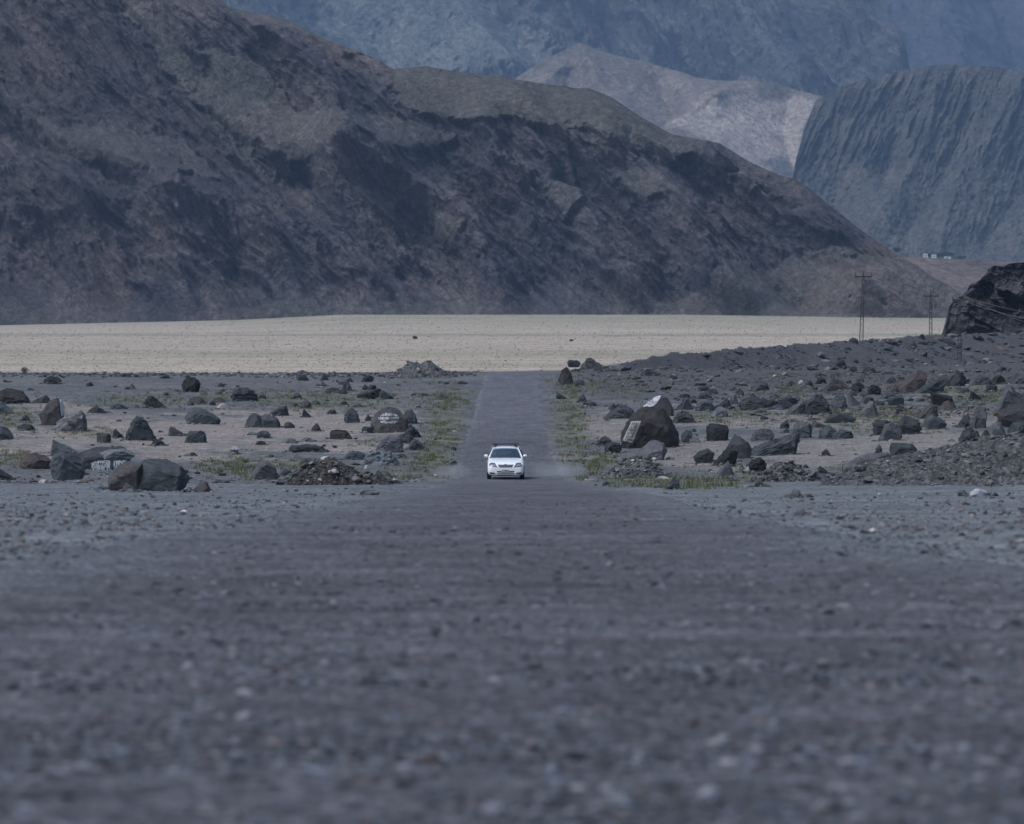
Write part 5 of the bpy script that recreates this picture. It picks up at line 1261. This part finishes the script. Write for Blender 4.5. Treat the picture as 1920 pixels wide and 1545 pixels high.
def wire(a, b, sag, label):
    bm = bmesh.new(); pts = []
    for i in range(25):
        t = i / 24; p = a.lerp(b, t); p.z -= sag * 4 * t * (1 - t); pts.append(p)
    tube(bm, pts, .018, 5)
    tag(bm_obj('power_wire', bm, wirem), label, 'wire', 'wires running from the pylon in front of the crag')
ends = [((2010, 596), 640), ((2010, 611), 640), ((2010, 628), 640)]
names = ['uppermost wire crossing in front of the crag from its pylon', 'middle wire crossing in front of the crag from its pylon', 'lowest wire crossing in front of the crag from its pylon']
for a, ((ex, ey), D), nm in zip([C_[1], C_[0], C_[2]], ends, names):
    wire(a, Vector(((ex - 960) / F * D, D, -(ey - HY) / F * D)), .5, nm)

# ------------------------------------------------------------------ village on the fan, trees
wall_w = simple_mat('whitewash', (.66, .70, .70), .8, var=.1, scale=.5)
dark_g = simple_mat('dark_window', (.05, .06, .07), .3)
roof_m = simple_mat('flat_roof', (.42, .42, .42), .8)
def far_pt(px, py, D): return Vector(((px - 960) / F * D, D, -(py - HY) / F * D))
def house(px, ybase, wpx, hpx, D, label):
    p = far_pt(px, ybase, D); w = wpx / F * D; h = hpx / F * D
    root = empty('house', p); tag(root, label, 'house', 'white houses above the fan')
    bm = bmesh.new(); box(bm, (0, 0, h / 2 - .6), (w, w * .8, h + 1.2)); bm_obj('wall', bm, wall_w, root)
    bm = bmesh.new(); box(bm, (0, 0, h + .14), (w + .5, w * .8 + .5, .28)); bm_obj('roof', bm, roof_m, root)
    for f in (-.25, .22):
        bm = bmesh.new(); box(bm, (f * w, -w * .4 - .02, h * .5), (w * .2, .12, h * .38)); bm_obj('window', bm, dark_g, root)
    bm = bmesh.new(); box(bm, (0, -w * .4 - .03, h * .3), (w * .13, .12, h * .6)); bm_obj('door', bm, dark_g, root)
house(1735, 483, 8, 7, 6080, 'leftmost white house of the small village beyond the fan')
house(1751, 483.5, 8, 6, 6080, 'middle white house of the small village beyond the fan')
house(1776, 485, 12, 3.5, 6075, 'lowest widest white house at the right of the village')
leafm = simple_mat('far_tree_leaves', (.02, .04, .025), .9, var=.4, scale=.3)
def tree(px, ybase, wpx, hpx, D, label, seed):
    p = far_pt(px, ybase, D); w = wpx / F * D; h = hpx / F * D
    root = empty('tree', p); tag(root, label, 'tree', 'dark trees around the village')
    q = np.random.default_rng(seed); n = 900
    lob = q.normal(size=(7, 3)) * [w * .26, w * .22, h * .13] + [0, 0, h * .6]
    c = lob[q.integers(0, 7, n)] + q.normal(size=(n, 3)) * [w * .13, w * .13, h * .13]; c[:, 2] = np.maximum(c[:, 2], h * .12)
    s = h * .09; d1 = q.normal(size=(n, 3)); d1 /= np.linalg.norm(d1, axis=1)[:, None]; d2 = np.cross(d1, q.normal(size=(n, 3))); d2 /= np.linalg.norm(d2, axis=1)[:, None]
    V = np.stack([c - d1 * s, c + d2 * s * .7, c + d1 * s, c - d2 * s * .7], 1).reshape(-1, 3)
    np_mesh('crown', V, np.arange(n * 4).reshape(-1, 4), leafm, False, None, root)
    bm = bmesh.new(); tube(bm, [Vector((0, 0, -1)), Vector((0, 0, h * .35)), Vector((w * .04, 0, h * .7))], [h * .05, h * .035, h * .012], 7)
    bm_obj('trunk', bm, barkm, root)
tree(1683, 476, 15, 13, 6095, 'dark round tree left of the village on the skyline', 1)
tree(1742.5, 484, 6, 10, 6095, 'narrow dark tree between the left and middle houses', 2)
tree(1768, 484, 18, 13, 6100, 'widest dark tree between the middle and right houses', 3)
tree(1800, 488, 14, 8, 6095, 'low dark tree right of the lowest house', 4)

# ------------------------------------------------------------------ litter
lit_w = simple_mat('white_plastic', (.62, .65, .68), .5, var=.1)
lit_o = simple_mat('orange_plastic', (.50, .12, .04), .5, var=.15)
def litter(px, py, w_px, h_px, mat, label, name='litter'):
    p = hit(px, py)[0]; w = w_px / F * p[1]; h = h_px / F * p[1]
    bm = bmesh.new(); bmesh.ops.create_grid(bm, x_segments=7, y_segments=6, size=.5)
    q = random.Random(int(px))
    for v in bm.verts:
        v.co = Vector((v.co.x * w * (1 + .2 * q.uniform(-1, 1)), v.co.y * w * .7, h * (.35 + .6 * q.random()) * (1 - abs(v.co.x) * 1.1)))
    bmesh.ops.solidify(bm, geom=bm.faces[:], thickness=.01)
    o = bm_obj(name, bm, mat, None, True, 40); o.location = p; tag(o, label, 'litter')
litter(742, 731, 8, 5, lit_o, 'orange plastic scrap on gravel below the far gravel heap')
litter(852, 810, 8, 3, lit_w, 'white scrap lying on the left verge of the road')
litter(1053, 813, 8, 3, lit_w, 'white scrap lying in the grass on the right verge')
litter(1135, 861, 17, 2.5, lit_w, 'long white strip beside the smooth gravel heap')
litter(816, 894, 12, 4, lit_w, 'whitish crumpled scrap at the gravel left of the car')
litter(1335, 886, 5, 4, lit_w, 'white scrap in grass left of the blue triangular boulder')
litter(1633, 876, 16, 3, lit_w, 'white strip on top of the long gravel bank')
litter(600, 727, 8, 3, lit_w, 'small white scrap in the far grass band on the left')
litter(721, 719, 4, 5, lit_w, 'small upright white scrap left of the far gravel heap')
litter(1710, 728, 12, 4, lit_w, 'white scrap at the foot of the red leaning slab')
litter(657, 880, 4, 4, lit_w, 'tiny bright white scrap behind the earth heap')

# ------------------------------------------------------------------ the car
paint = simple_mat('car_white_paint', (.82, .84, .88), .28, spec=.5, coat=.6, var=.02)
blackp = simple_mat('black_plastic', (.018, .018, .02), .55)
rubber = simple_mat('tyre_rubber', (.016, .016, .017), .85)
alloy = simple_mat('wheel_metal', (.40, .41, .43), .35, .8)
seatm = simple_mat('seat_cloth', (.10, .13, .17), .9, var=.1)
lampm = simple_mat('headlight_lens', (.30, .29, .33), .12, .35, var=.3, scale=12)
lampd = simple_mat('headlight_housing', (.09, .10, .12), .25, .3)
platem = simple_mat('plate_white', (.55, .58, .62), .5)
chrome = simple_mat('chrome_trim', (.5, .52, .55), .2, .9)
redl = simple_mat('tail_lamp_red', (.35, .02, .02), .2)
glass = bpy.data.materials.new('tinted_glass'); glass.use_nodes = True
nt = glass.node_tree; nt.nodes.clear(); out = N(nt, 'ShaderNodeOutputMaterial'); mx = N(nt, 'ShaderNodeMixShader'); tr = N(nt, 'ShaderNodeBsdfTransparent'); gl = N(nt, 'ShaderNodeBsdfGlossy')
tr.inputs[0].default_value = (.55, .68, .70, 1); gl.inputs['Roughness'].default_value = .06; gl.inputs[0].default_value = (.8, .9, .95, 1); mx.inputs[0].default_value = .22
nt.links.new(tr.outputs[0], mx.inputs[1]); nt.links.new(gl.outputs[0], mx.inputs[2]); nt.links.new(mx.outputs[0], out.inputs[0])

CY = 262.0; cx0 = (948 - 960) / F * CY
zroad = float(gz(cx0, CY + 0.8)) + .03
slope = math.atan2(float(gz(cx0, CY + 3.4)) - float(gz(cx0, CY + .8)), 2.6)
car = empty('estate_car', (cx0, CY + 2.15, zroad + .0))
car.rotation_euler = (slope, 0, 0)
car.location.z = float(gz(cx0, CY + 2.15)) + .03
tag(car, 'white estate car with roof bars driving towards the camera on the road', 'car')
def sect(y, w, zb, zbelt, ztop, wtop, n=None):
    """half section from the sill to the centre of the top"""
    h = [(0, zb), (w * .70, zb), (w * .93, zb + .03), (w * .99, zb + .14), (w, (zb + zbelt) * .5), (w * .985, zbelt - .06), (w * .955, zbelt), ((w * .955 + wtop) * .5, (zbelt * .35 + ztop * .65)), (wtop, ztop - .008), (wtop * .55, ztop + .006), (0, ztop + .012)]
    return [Vector((x, y, z)) for x, z in h]
st = [(-2.17, .60, .28, .50, .56, .40), (-2.145, .72, .21, .56, .62, .50), (-2.08, .80, .185, .62, .69, .58), (-1.95, .835, .18, .70, .765, .62), (-1.75, .845, .18, .755, .83, .64), (-1.4, .848, .18, .82, .905, .66), (-1.05, .85, .18, .87, .955, .68), (-.82, .85, .18, .90, .985, .70),
      (-.3, .85, .18, .915, .955, .74), (.5, .85, .18, .925, .96, .74), (1.3, .85, .18, .935, .965, .74), (1.8, .835, .2, .935, .97, .72), (2.05, .79, .24, .90, .95, .66), (2.15, .70, .30, .80, .86, .55)]
bm = bmesh.new(); rows = []
for s in st:
    h = sect(*s); row = [bm.verts.new(v) for v in h]; mir = [bm.verts.new(Vector((-v.x, v.y, v.z))) for v in h[1:-1]]
    rows.append(row + mir[::-1])
nR = len(rows[0])
for i, (a, b) in enumerate(zip(rows[:-1], rows[1:])):
    for k in range(nR):
        k2 = (k + 1) % nR
        y0 = st[i][0]
        if -.85 < y0 < 1.75 and k in (8, 9, 10, 11): continue      # open cabin
        bm.faces.new((a[k], a[k2], b[k2], b[k]))
bm.faces.new(rows[0]); bm.faces.new(rows[-1][::-1])
bmesh.ops.recalc_face_normals(bm, faces=bm.faces[:])
# wheel arch cut-outs are covered by the wheels and their dark liners
body = bm_obj('body', bm, paint, car, True, 50)
sub = body.modifiers.new('s', 'SUBSURF'); sub.levels = 2; sub.render_levels = 2
dg = bpy.context.evaluated_depsgraph_get()
dg.update()
ev = body.evaluated_get(dg); bme = bmesh.new(); bme.from_mesh(ev.to_mesh()); ev.to_mesh_clear()
bodybvh = BVHTree.FromBMesh(bme)
def decal(name, poly, mat, parent, off=.012, thick=.012, axis='front', cuts=3, bvh=None):
    """panel in real (x, z) metres laid on the front of the body"""
    b2 = bmesh.new(); vs = [b2.verts.new((x, -3, z)) for x, z in poly]; b2.faces.new(vs)
    bmesh.ops.triangulate(b2, faces=b2.faces[:]); bmesh.ops.subdivide_edges(b2, edges=b2.edges[:], cuts=cuts, use_grid_fill=True)
    d = Vector((0, 1, 0)) if axis == 'front' else Vector((0, -1, 0))
    for v in b2.verts:
        o_ = Vector((v.co.x, -3 if axis == 'front' else 3, v.co.z)); loc = (bvh or bodybvh).ray_cast(o_, d)[0]
        if loc is None:
            loc = Vector((v.co.x, -2.0 if axis == 'front' else 2.0, v.co.z))
        v.co = loc - d * off
    bmesh.ops.recalc_face_normals(b2, faces=b2.faces[:])
    bmesh.ops.solidify(b2, geom=b2.faces[:], thickness=thick)
    return bm_obj(name, b2, mat, parent, True, 40)
for s in (-1, 1):
    hl = decal('headlight', [(s * .775, .665), (s * .70, .775), (s * .50, .77), (s * .375, .585), (s * .73, .60)], lampd, car, .016)
    decal('lamp_lens', [(s * .74, .66), (s * .68, .72), (s * .53, .715), (s * .43, .61), (s * .70, .615)], lampm, hl, .03)
    decal('fog_light', [(s * .76, .345), (s * .49, .32), (s * .50, .27), (s * .70, .265)], blackp, car, .014)
gr_ = decal('grille', [(-.37, .695), (.37, .695), (.29, .575), (-.29, .575)], blackp, car, .016)
for z in (.61, .645, .675): decal('grille_bar', [(-.32, z + .005), (.32, z + .005), (.32, z - .005), (-.32, z - .005)], chrome, gr_, .03)
bm = bmesh.new(); pts = [Vector((.075 * math.cos(a * math.pi / 10), 0, .048 * math.sin(a * math.pi / 10))) for a in range(20)]
pts.append(pts[0]); tube(bm, pts, .011, 6, False)
tube(bm, [Vector((.03 * math.cos(a * math.pi / 6), -.004, .045 * math.sin(a * math.pi / 6))) for a in range(13)], .008, 6, False)
em = bm_obj('emblem', bm, chrome, car); em.location = (0, bodybvh.ray_cast(Vector((0, -3, .665)), Vector((0, 1, 0)))[0].y - .03, .665)
decal('lower_grille', [(-.40, .40), (.40, .40), (.37, .285), (-.37, .285)], blackp, car, .014)
decal('bumper_bar', [(-.40, .345), (.40, .345), (.39, .325), (-.39, .325)], paint, car, .03)
decal('lower_lip', [(-.70, .225), (.70, .225), (.66, .19), (-.66, .19)], blackp, car, .012)
pl_ = decal('number_plate', [(-.19, .47), (.18, .47), (.18, .36), (-.19, .36)], platem, car, .045)
for (x0, z0, x1, z1) in [(-.15, .43, -.115, .40), (-.10, .44, -.075, .39), (-.03, .46, .03, .385), (.055, .43, .085, .40), (.10, .44, .14, .395)]:
    decal('plate_character', [(x0, z0), (x1, z0), (x1, z1), (x0, z1)], blackp, pl_, .062, .004, cuts=1)
bm = bmesh.new(); tube(bm, [Vector((-.72, -2.0, .845)), Vector((0, -2.08, .835)), Vector((.72, -2.0, .845))], .001, 4); bm.free()
# greenhouse: roof, pillars, glass
def quadmesh(name, P, mat, parent, nu=10, nv=10, bulge=(0, 0, 0), thick=.012):
    a, b, c, d = [Vector(p) for p in P]
    b2 = bmesh.new(); g = []
    for j in range(nv + 1):
        row = []
        for i in range(nu + 1):
            u_, v_ = i / nu, j / nv
            p = (a * (1 - u_) + b * u_) * (1 - v_) + (d * (1 - u_) + c * u_) * v_
            k = (1 - (2 * u_ - 1) ** 2); p = p + Vector(bulge) * k
            row.append(b2.verts.new(p))
        g.append(row)
    for j in range(nv):
        for i in range(nu): b2.faces.new((g[j][i], g[j][i + 1], g[j + 1][i + 1], g[j + 1][i]))
    bmesh.ops.recalc_face_normals(b2, faces=b2.faces[:])
    bmesh.ops.solidify(b2, geom=b2.faces[:], thickness=thick)
    return bm_obj(name, b2, mat, parent, True, 40)
# roof
bm = bmesh.new(); rr_ = []
for y_, w_, z_ in [(-.27, .52, 1.405), (-.10, .56, 1.445), (.3, .58, 1.47), (.9, .58, 1.475), (1.5, .57, 1.455), (1.85, .54, 1.42), (1.98, .50, 1.385)]:
    rr_.append([bm.verts.new((x * w_, y_, z_ - (abs(x) ** 3) * .055 + .012)) for x in (-1.04, -.95, -.7, -.35, 0, .35, .7, .95, 1.04)])
for a, b in zip(rr_[:-1], rr_[1:]):
    for k in range(8): bm.faces.new((a[k], a[k + 1], b[k + 1], b[k]))
bmesh.ops.recalc_face_normals(bm, faces=bm.faces[:]); bmesh.ops.solidify(bm, geom=bm.faces[:], thickness=.04)
bm_obj('roof', bm, paint, car, True, 60)
quadmesh('windscreen', [(-.70, -.88, .985), (.70, -.88, .985), (.535, -.28, 1.395), (-.535, -.28, 1.395)], glass, car, bulge=(0, -.09, .012), thick=.006)
quadmesh('rear_window', [(-.62, 2.10, .98), (.62, 2.10, .98), (.50, 1.96, 1.37), (-.50, 1.96, 1.37)], glass, car, bulge=(0, .05, 0), thick=.006)
for s in (-1, 1):
    bm = bmesh.new(); tube(bm, [Vector((s * .775, -.86, .93)), Vector((s * .70, -.62, 1.13)), Vector((s * .575, -.26, 1.405))], [.05, .036, .034], 8)
    bm_obj('front_pillar', bm, paint, car, True)
    for y0, y1, zt, nm in [(-.50, .28, 1.415, 'front_side_window'), (.36, 1.12, 1.43, 'rear_side_window'), (1.20, 1.82, 1.40, 'cargo_side_window')]:
        ysh = .34 if nm.startswith('front') else 0
        quadmesh(nm, [(s * .80, y0 - .1 if ysh else y0, .955), (s * .80, y1, .965), (s * .60, y1 - (.0 if y1 < 1.5 else .12), zt), (s * .60, y0 + ysh * .9, zt)], glass, car, 6, 6, (s * .03, 0, 0), .006)
    for y_ in (.32, 1.16, 1.90):
        bm = bmesh.new(); tube(bm, [Vector((s * .81, y_ + (.08 if y_ > 1.5 else 0), .93)), Vector((s * .73, y_, 1.2)), Vector((s * .60, y_ - (.02 if y_ > 1.5 else 0), 1.425))], .04, 8)
        bm_obj('door_pillar', bm, paint if y_ > 1.5 else blackp, car, True)
    bm = bmesh.new(); box(bm, (s * .855, .32, .80), (.03, .16, .03)); bm_obj('door_handle', bm, paint, car)
    # mirror
    bm = bmesh.new(); bmesh.ops.create_uvsphere(bm, u_segments=16, v_segments=10, radius=.5, matrix=Matrix.Translation((s * .90, -.52, 1.055)) @ Matrix.Diagonal((.21, .14, .145, 1)))
    mr_ = bm_obj('mirror', bm, paint, car, True)
    bm = bmesh.new(); tube(bm, [Vector((s * .78, -.50, .985)), Vector((s * .86, -.51, 1.02))], .022, 6); bm_obj('mirror_arm', bm, blackp, mr_)
    bm = bmesh.new(); box(bm, (s * .66, 2.08, .80), (.20, .16, .26)); bm_obj('tail_light', bm, redl, car)
    # wheels
    for y_ in (-1.38, 1.30):
        w0 = empty('wheel', (0, 0, 0)); w0.parent = car; w0.location = (s * .765, y_, .30)
        bm = bmesh.new(); prof = [(.19, -.095), (.27, -.10), (.295, -.085), (.305, -.05), (.305, .05), (.295, .085), (.27, .10), (.19, .095)]; rg = []
        for k in range(32):
            a = k * math.pi / 16; rg.append([bm.verts.new((q_[1], q_[0] * math.cos(a), q_[0] * math.sin(a))) for q_ in prof])
        for k in range(32):
            a, b = rg[k], rg[(k + 1) % 32]
            for j in range(8): bm.faces.new((a[j], a[(j + 1) % 8], b[(j + 1) % 8], b[j]))
        bmesh.ops.recalc_face_normals(bm, faces=bm.faces[:]); bm_obj('tyre', bm, rubber, w0, True, 40)
        bm = bmesh.new()
        for k in range(10):
            a = k * math.pi / 5; box(bm, (s * .075, math.cos(a) * .10, math.sin(a) * .10), (.03, .17, .035), Matrix.Rotation(a, 3, 'X'))
        tube(bm, [Vector((s * .05, 0, 0)), Vector((s * .098, 0, 0))], .045, 12)
        tube(bm, [Vector((-s * .06, 0, 0)), Vector((s * .05, 0, 0))], .19, 24)
        bm_obj('rim', bm, alloy, w0)
        bm = bmesh.new(); pts = [Vector((s * .853, y_ + .335 * math.cos(a * math.pi / 14), .30 + .335 * math.sin(a * math.pi / 14))) for a in range(15)]
        tube(bm, pts, .012, 5); bm_obj('wheel_arch', bm, blackp, car)
    bm = bmesh.new(); box(bm, (s * .62, -.9, .10), (.001, .001, .001)); bm.free()
# roof bars
for y_ in (.05, 1.05):
    bm = bmesh.new(); box(bm, (0, y_, 1.587), (1.24, .05, .026)); bar = bm_obj('roof_bar', bm, blackp, car)
    for s in (-1, 1):
        bm = bmesh.new(); box(bm, (s * .455, y_, 1.535), (.11, .09, .10)); box(bm, (s * .50, y_, 1.48), (.05, .08, .07)); bm_obj('bar_foot', bm, blackp, bar)
for x_ in (-.30, .22):
    bm = bmesh.new(); tube(bm, [Vector((x_, -.97, .985)), Vector((x_ + .20, -.925, 1.02)), Vector((x_ + .42, -.915, 1.015))], .010, 5); bm_obj('wiper', bm, blackp, car)
bm = bmesh.new(); box(bm, (0, .45, .30), (1.5, 3.0, .05)); bm_obj('cabin_floor', bm, blackp, car)
bm = bmesh.new(); box(bm, (0, -.72, .86), (1.36, .34, .16)); bm_obj('dashboard', bm, blackp, car)
bm = bmesh.new(); tube(bm, [Vector((-.36 + .17 * math.cos(a * math.pi / 10), -.42 - .06 * math.sin(a * math.pi / 10), .93 + .15 * math.sin(a * math.pi / 10))) for a in range(21)], .014, 6, False); bm_obj('steering_wheel', bm, blackp, car)
for s in (-1, 1):
    seat = empty('seat', (0, 0, 0)); seat.parent = car
    for nm, c_, s_ in [('seat_cushion', (s * .36, .12, .48), (.50, .52, .16)), ('seat_back', (s * .36, .42, .80), (.48, .13, .58)), ('headrest', (s * .36, .45, 1.17), (.27, .10, .17))]:
        bm = bmesh.new(); box(bm, c_, s_); bmesh.ops.bevel(bm, geom=bm.edges[:], offset=.04, segments=3, affect='EDGES'); bm_obj(nm, bm, seatm, seat, True)
bm = bmesh.new(); box(bm, (0, 1.25, .78), (1.3, .14, .60)); bmesh.ops.bevel(bm, geom=bm.edges[:], offset=.04, segments=2, affect='EDGES'); bm_obj('rear_seat', bm, seatm, car, True)

# ------------------------------------------------------------------ two people in the car
skin = simple_mat('skin', (.30, .19, .14), .6); hair = simple_mat('hair', (.02, .017, .015), .7)
cl1 = simple_mat('dark_blue_cloth', (.06, .08, .12), .9, var=.1); cl2 = simple_mat('red_cloth', (.42, .035, .05), .85, var=.15)
def skinned(name, pts, edges, rad, mat, parent):
    me = bpy.data.meshes.new(name); me.from_pydata(pts, edges, []); o = bpy.data.objects.new(name, me); link(o, parent); me.materials.append(mat)
    m = o.modifiers.new('k', 'SKIN'); 
    for i, rr0 in enumerate(rad):
        sv = me.skin_vertices[0].data[i]; sv.radius = (rr0, rr0) if not hasattr(rr0, '__len__') else rr0; sv.use_root = (i == 0)
    m.use_smooth_shade = True
    s_ = o.modifiers.new('s', 'SUBSURF'); s_.levels = 1; s_.render_levels = 2
    return o
def person(side, label, cloth, hands):
    root = empty('person', car.location); root.rotation_euler = car.rotation_euler
    tag(root, label, 'person')
    x = side * .36
    P = [(x, .20, .60), (x, .24, .82), (x, .27, 1.00), (x, .27, 1.10), (x, .26, 1.18),        # pelvis, belly, chest, neck, head base
         (x - .19, .26, 1.02), (x + .19, .26, 1.02)]
    E = [(0, 1), (1, 2), (2, 3), (3, 4), (2, 5), (2, 6)]
    Rr = [(.17, .13), (.165, .12), (.16, .11), .055, .055, .07, .07]
    for s, hd in ((-1, hands[0]), (1, hands[1])):
        sh = 5 if s < 0 else 6; b = len(P)
        P += [((P[sh][0] + hd[0]) / 2 + s * .08, .08, .84), ((P[sh][0] + hd[0]) / 2 + s * .04, -.12, .88 if hd[2] > .85 else .76), (hd[0], hd[1] + .08, hd[2])]
        E += [(sh, b), (b, b + 1), (b + 1, b + 2)]; Rr += [.048, .038, .027]
    for s in (-1, 1):                                   # thighs and shins
        b = len(P); P += [(x + s * .10, .12, .58), (x + s * .13, -.28, .62), (x + s * .12, -.52, .42), (x + s * .12, -.58, .36)]
        E += [(0, b), (b, b + 1), (b + 1, b + 2), (b + 2, b + 3)]; Rr += [.09, .07, .05, .045]
    body_ = skinned('body', P, E, Rr, cloth, root)
    # head with face
    bm = bmesh.new(); bmesh.ops.create_uvsphere(bm, u_segments=24, v_segments=16, radius=1)
    for v in bm.verts:
        c = v.co; jaw = .80 if c.z < -.2 else 1.0
        c2 = Vector((c.x * .078 * jaw, c.y * .098, c.z * .118))
        if c.y < -.6 and abs(c.x) < .25 and -.35 < c.z < .15: c2.y -= .020        # nose
        if c.y < -.5 and abs(abs(c.x) - .42) < .2 and abs(c.z - .12) < .14: c2.y += .010   # eye sockets
        if c.y < -.6 and abs(c.x) < .35 and abs(c.z + .5) < .1: c2.y -= .004
        v.co = c2
    hd_ = bm_obj('head', bm, skin, root, True); hd_.location = (x, .24, 1.27)
    bm = bmesh.new(); bmesh.ops.create_uvsphere(bm, u_segments=20, v_segments=12, radius=1)
    bmesh.ops.delete(bm, geom=[v for v in bm.verts if v.co.z < -.1 or (v.co.y < -.55 and v.co.z < .45)], context='VERTS')
    for v in bm.verts: v.co = Vector((v.co.x * .085, v.co.y * .106 + .004, v.co.z * .127))
    bm_obj('hair', bm, hair, hd_, True)
    for s in (-1, 1):
        bm = bmesh.new(); bmesh.ops.create_uvsphere(bm, u_segments=8, v_segments=6, radius=1, matrix=Matrix.Translation((s * .078, .01, 0)) @ Matrix.Diagonal((.012, .02, .032, 1))); bm_obj('ear', bm, skin, hd_, True)
        bm = bmesh.new(); bmesh.ops.create_uvsphere(bm, u_segments=8, v_segments=6, radius=.010, matrix=Matrix.Translation((s * .033, -.080, .014))); bm_obj('eye', bm, hair, hd_, True)
    for s, h in ((-1, hands[0]), (1, hands[1])):
        P = [(h[0], h[1] + .07, h[2]), (h[0], h[1] + .03, h[2] + .01), (h[0], h[1] - .01, h[2] + .015)]; E = [(0, 1), (1, 2)]; Rr = [(.024, .020), (.036, .018), (.036, .016)]
        for k in range(4):
            b = len(P); f = (k - 1.5) * .019; ln = [.024, .028, .026, .020][k]
            P += [(h[0] + f, h[1] - .035, h[2] + .012), (h[0] + f, h[1] - .035 - ln, h[2] - .004), (h[0] + f, h[1] - .040 - ln * .8, h[2] - .030)]
            E += [(2, b), (b, b + 1), (b + 1, b + 2)]; Rr += [.009, .0085, .007]
        b = len(P); P += [(h[0] - s * .04, h[1] + .01, h[2] + .0), (h[0] - s * .055, h[1] - .02, h[2] - .012)]; E += [(1, b), (b, b + 1)]; Rr += [.010, .008]
        skinned('hand', P, E, Rr, skin, root)
person(-1, 'driver in dark blue clothes holding the steering wheel of the white car', cl1, [(-.51, -.38, .97), (-.21, -.38, .97)])
person(1, 'passenger in red clothes on the front seat of the white car', cl2, [(.26, -.12, .70), (.46, -.12, .70)])

# ------------------------------------------------------------------ dust behind the wheels
def dust(px, py, wx, hz, dens, D):
    p = Vector(((px - 960) / F * D, D, -(py - HY) / F * D))
    bm = bmesh.new(); bmesh.ops.create_uvsphere(bm, u_segments=24, v_segments=14, radius=1, matrix=Matrix.Diagonal((wx, 5.0, hz, 1)))
    m = bpy.data.materials.new('dust_air'); m.use_nodes = True; nt = m.node_tree; nt.nodes.clear()
    out = N(nt, 'ShaderNodeOutputMaterial'); pv = N(nt, 'ShaderNodeVolumePrincipled'); tc = N(nt, 'ShaderNodeTexCoord')
    mp = N(nt, 'ShaderNodeMapping'); mp.inputs['Scale'].default_value = (1 / wx, 1 / 5.0, 1 / hz); nt.links.new(tc.outputs['Object'], mp.inputs[0])
    ln = N(nt, 'ShaderNodeVectorMath', operation='LENGTH'); nt.links.new(mp.outputs[0], ln.inputs[0])
    mr = N(nt, 'ShaderNodeMapRange'); mr.inputs[1].default_value = 1.0; mr.inputs[2].default_value = .1; mr.inputs[3].default_value = 0; mr.inputs[4].default_value = dens
    nt.links.new(ln.outputs['Value'], mr.inputs[0])
    nz = noise_node(nt, tc.outputs['Object'], 1.1, 3, .6); m2 = N(nt, 'ShaderNodeMapRange'); m2.inputs[1].default_value = .38; m2.inputs[2].default_value = .68; nt.links.new(nz.outputs[0], m2.inputs[0])
    mu = N(nt, 'ShaderNodeMath', operation='MULTIPLY'); nt.links.new(mr.outputs[0], mu.inputs[0]); nt.links.new(m2.outputs[0], mu.inputs[1])
    pv.inputs['Color'].default_value = (.72, .76, .80, 1); nt.links.new(mu.outputs[0], pv.inputs['Density']); nt.links.new(pv.outputs[0], out.inputs['Volume'])
    o = bm_obj('dust', bm, m); o.location = p; return o
tag(dust(1046, 884, 1.6, .55, .32, 267), 'faint pale dust drifting low at the right of the car', kind='stuff')
tag(dust(845, 886, 1.1, .5, .2, 267), 'faint pale dust drifting low at the left of the car', kind='stuff')
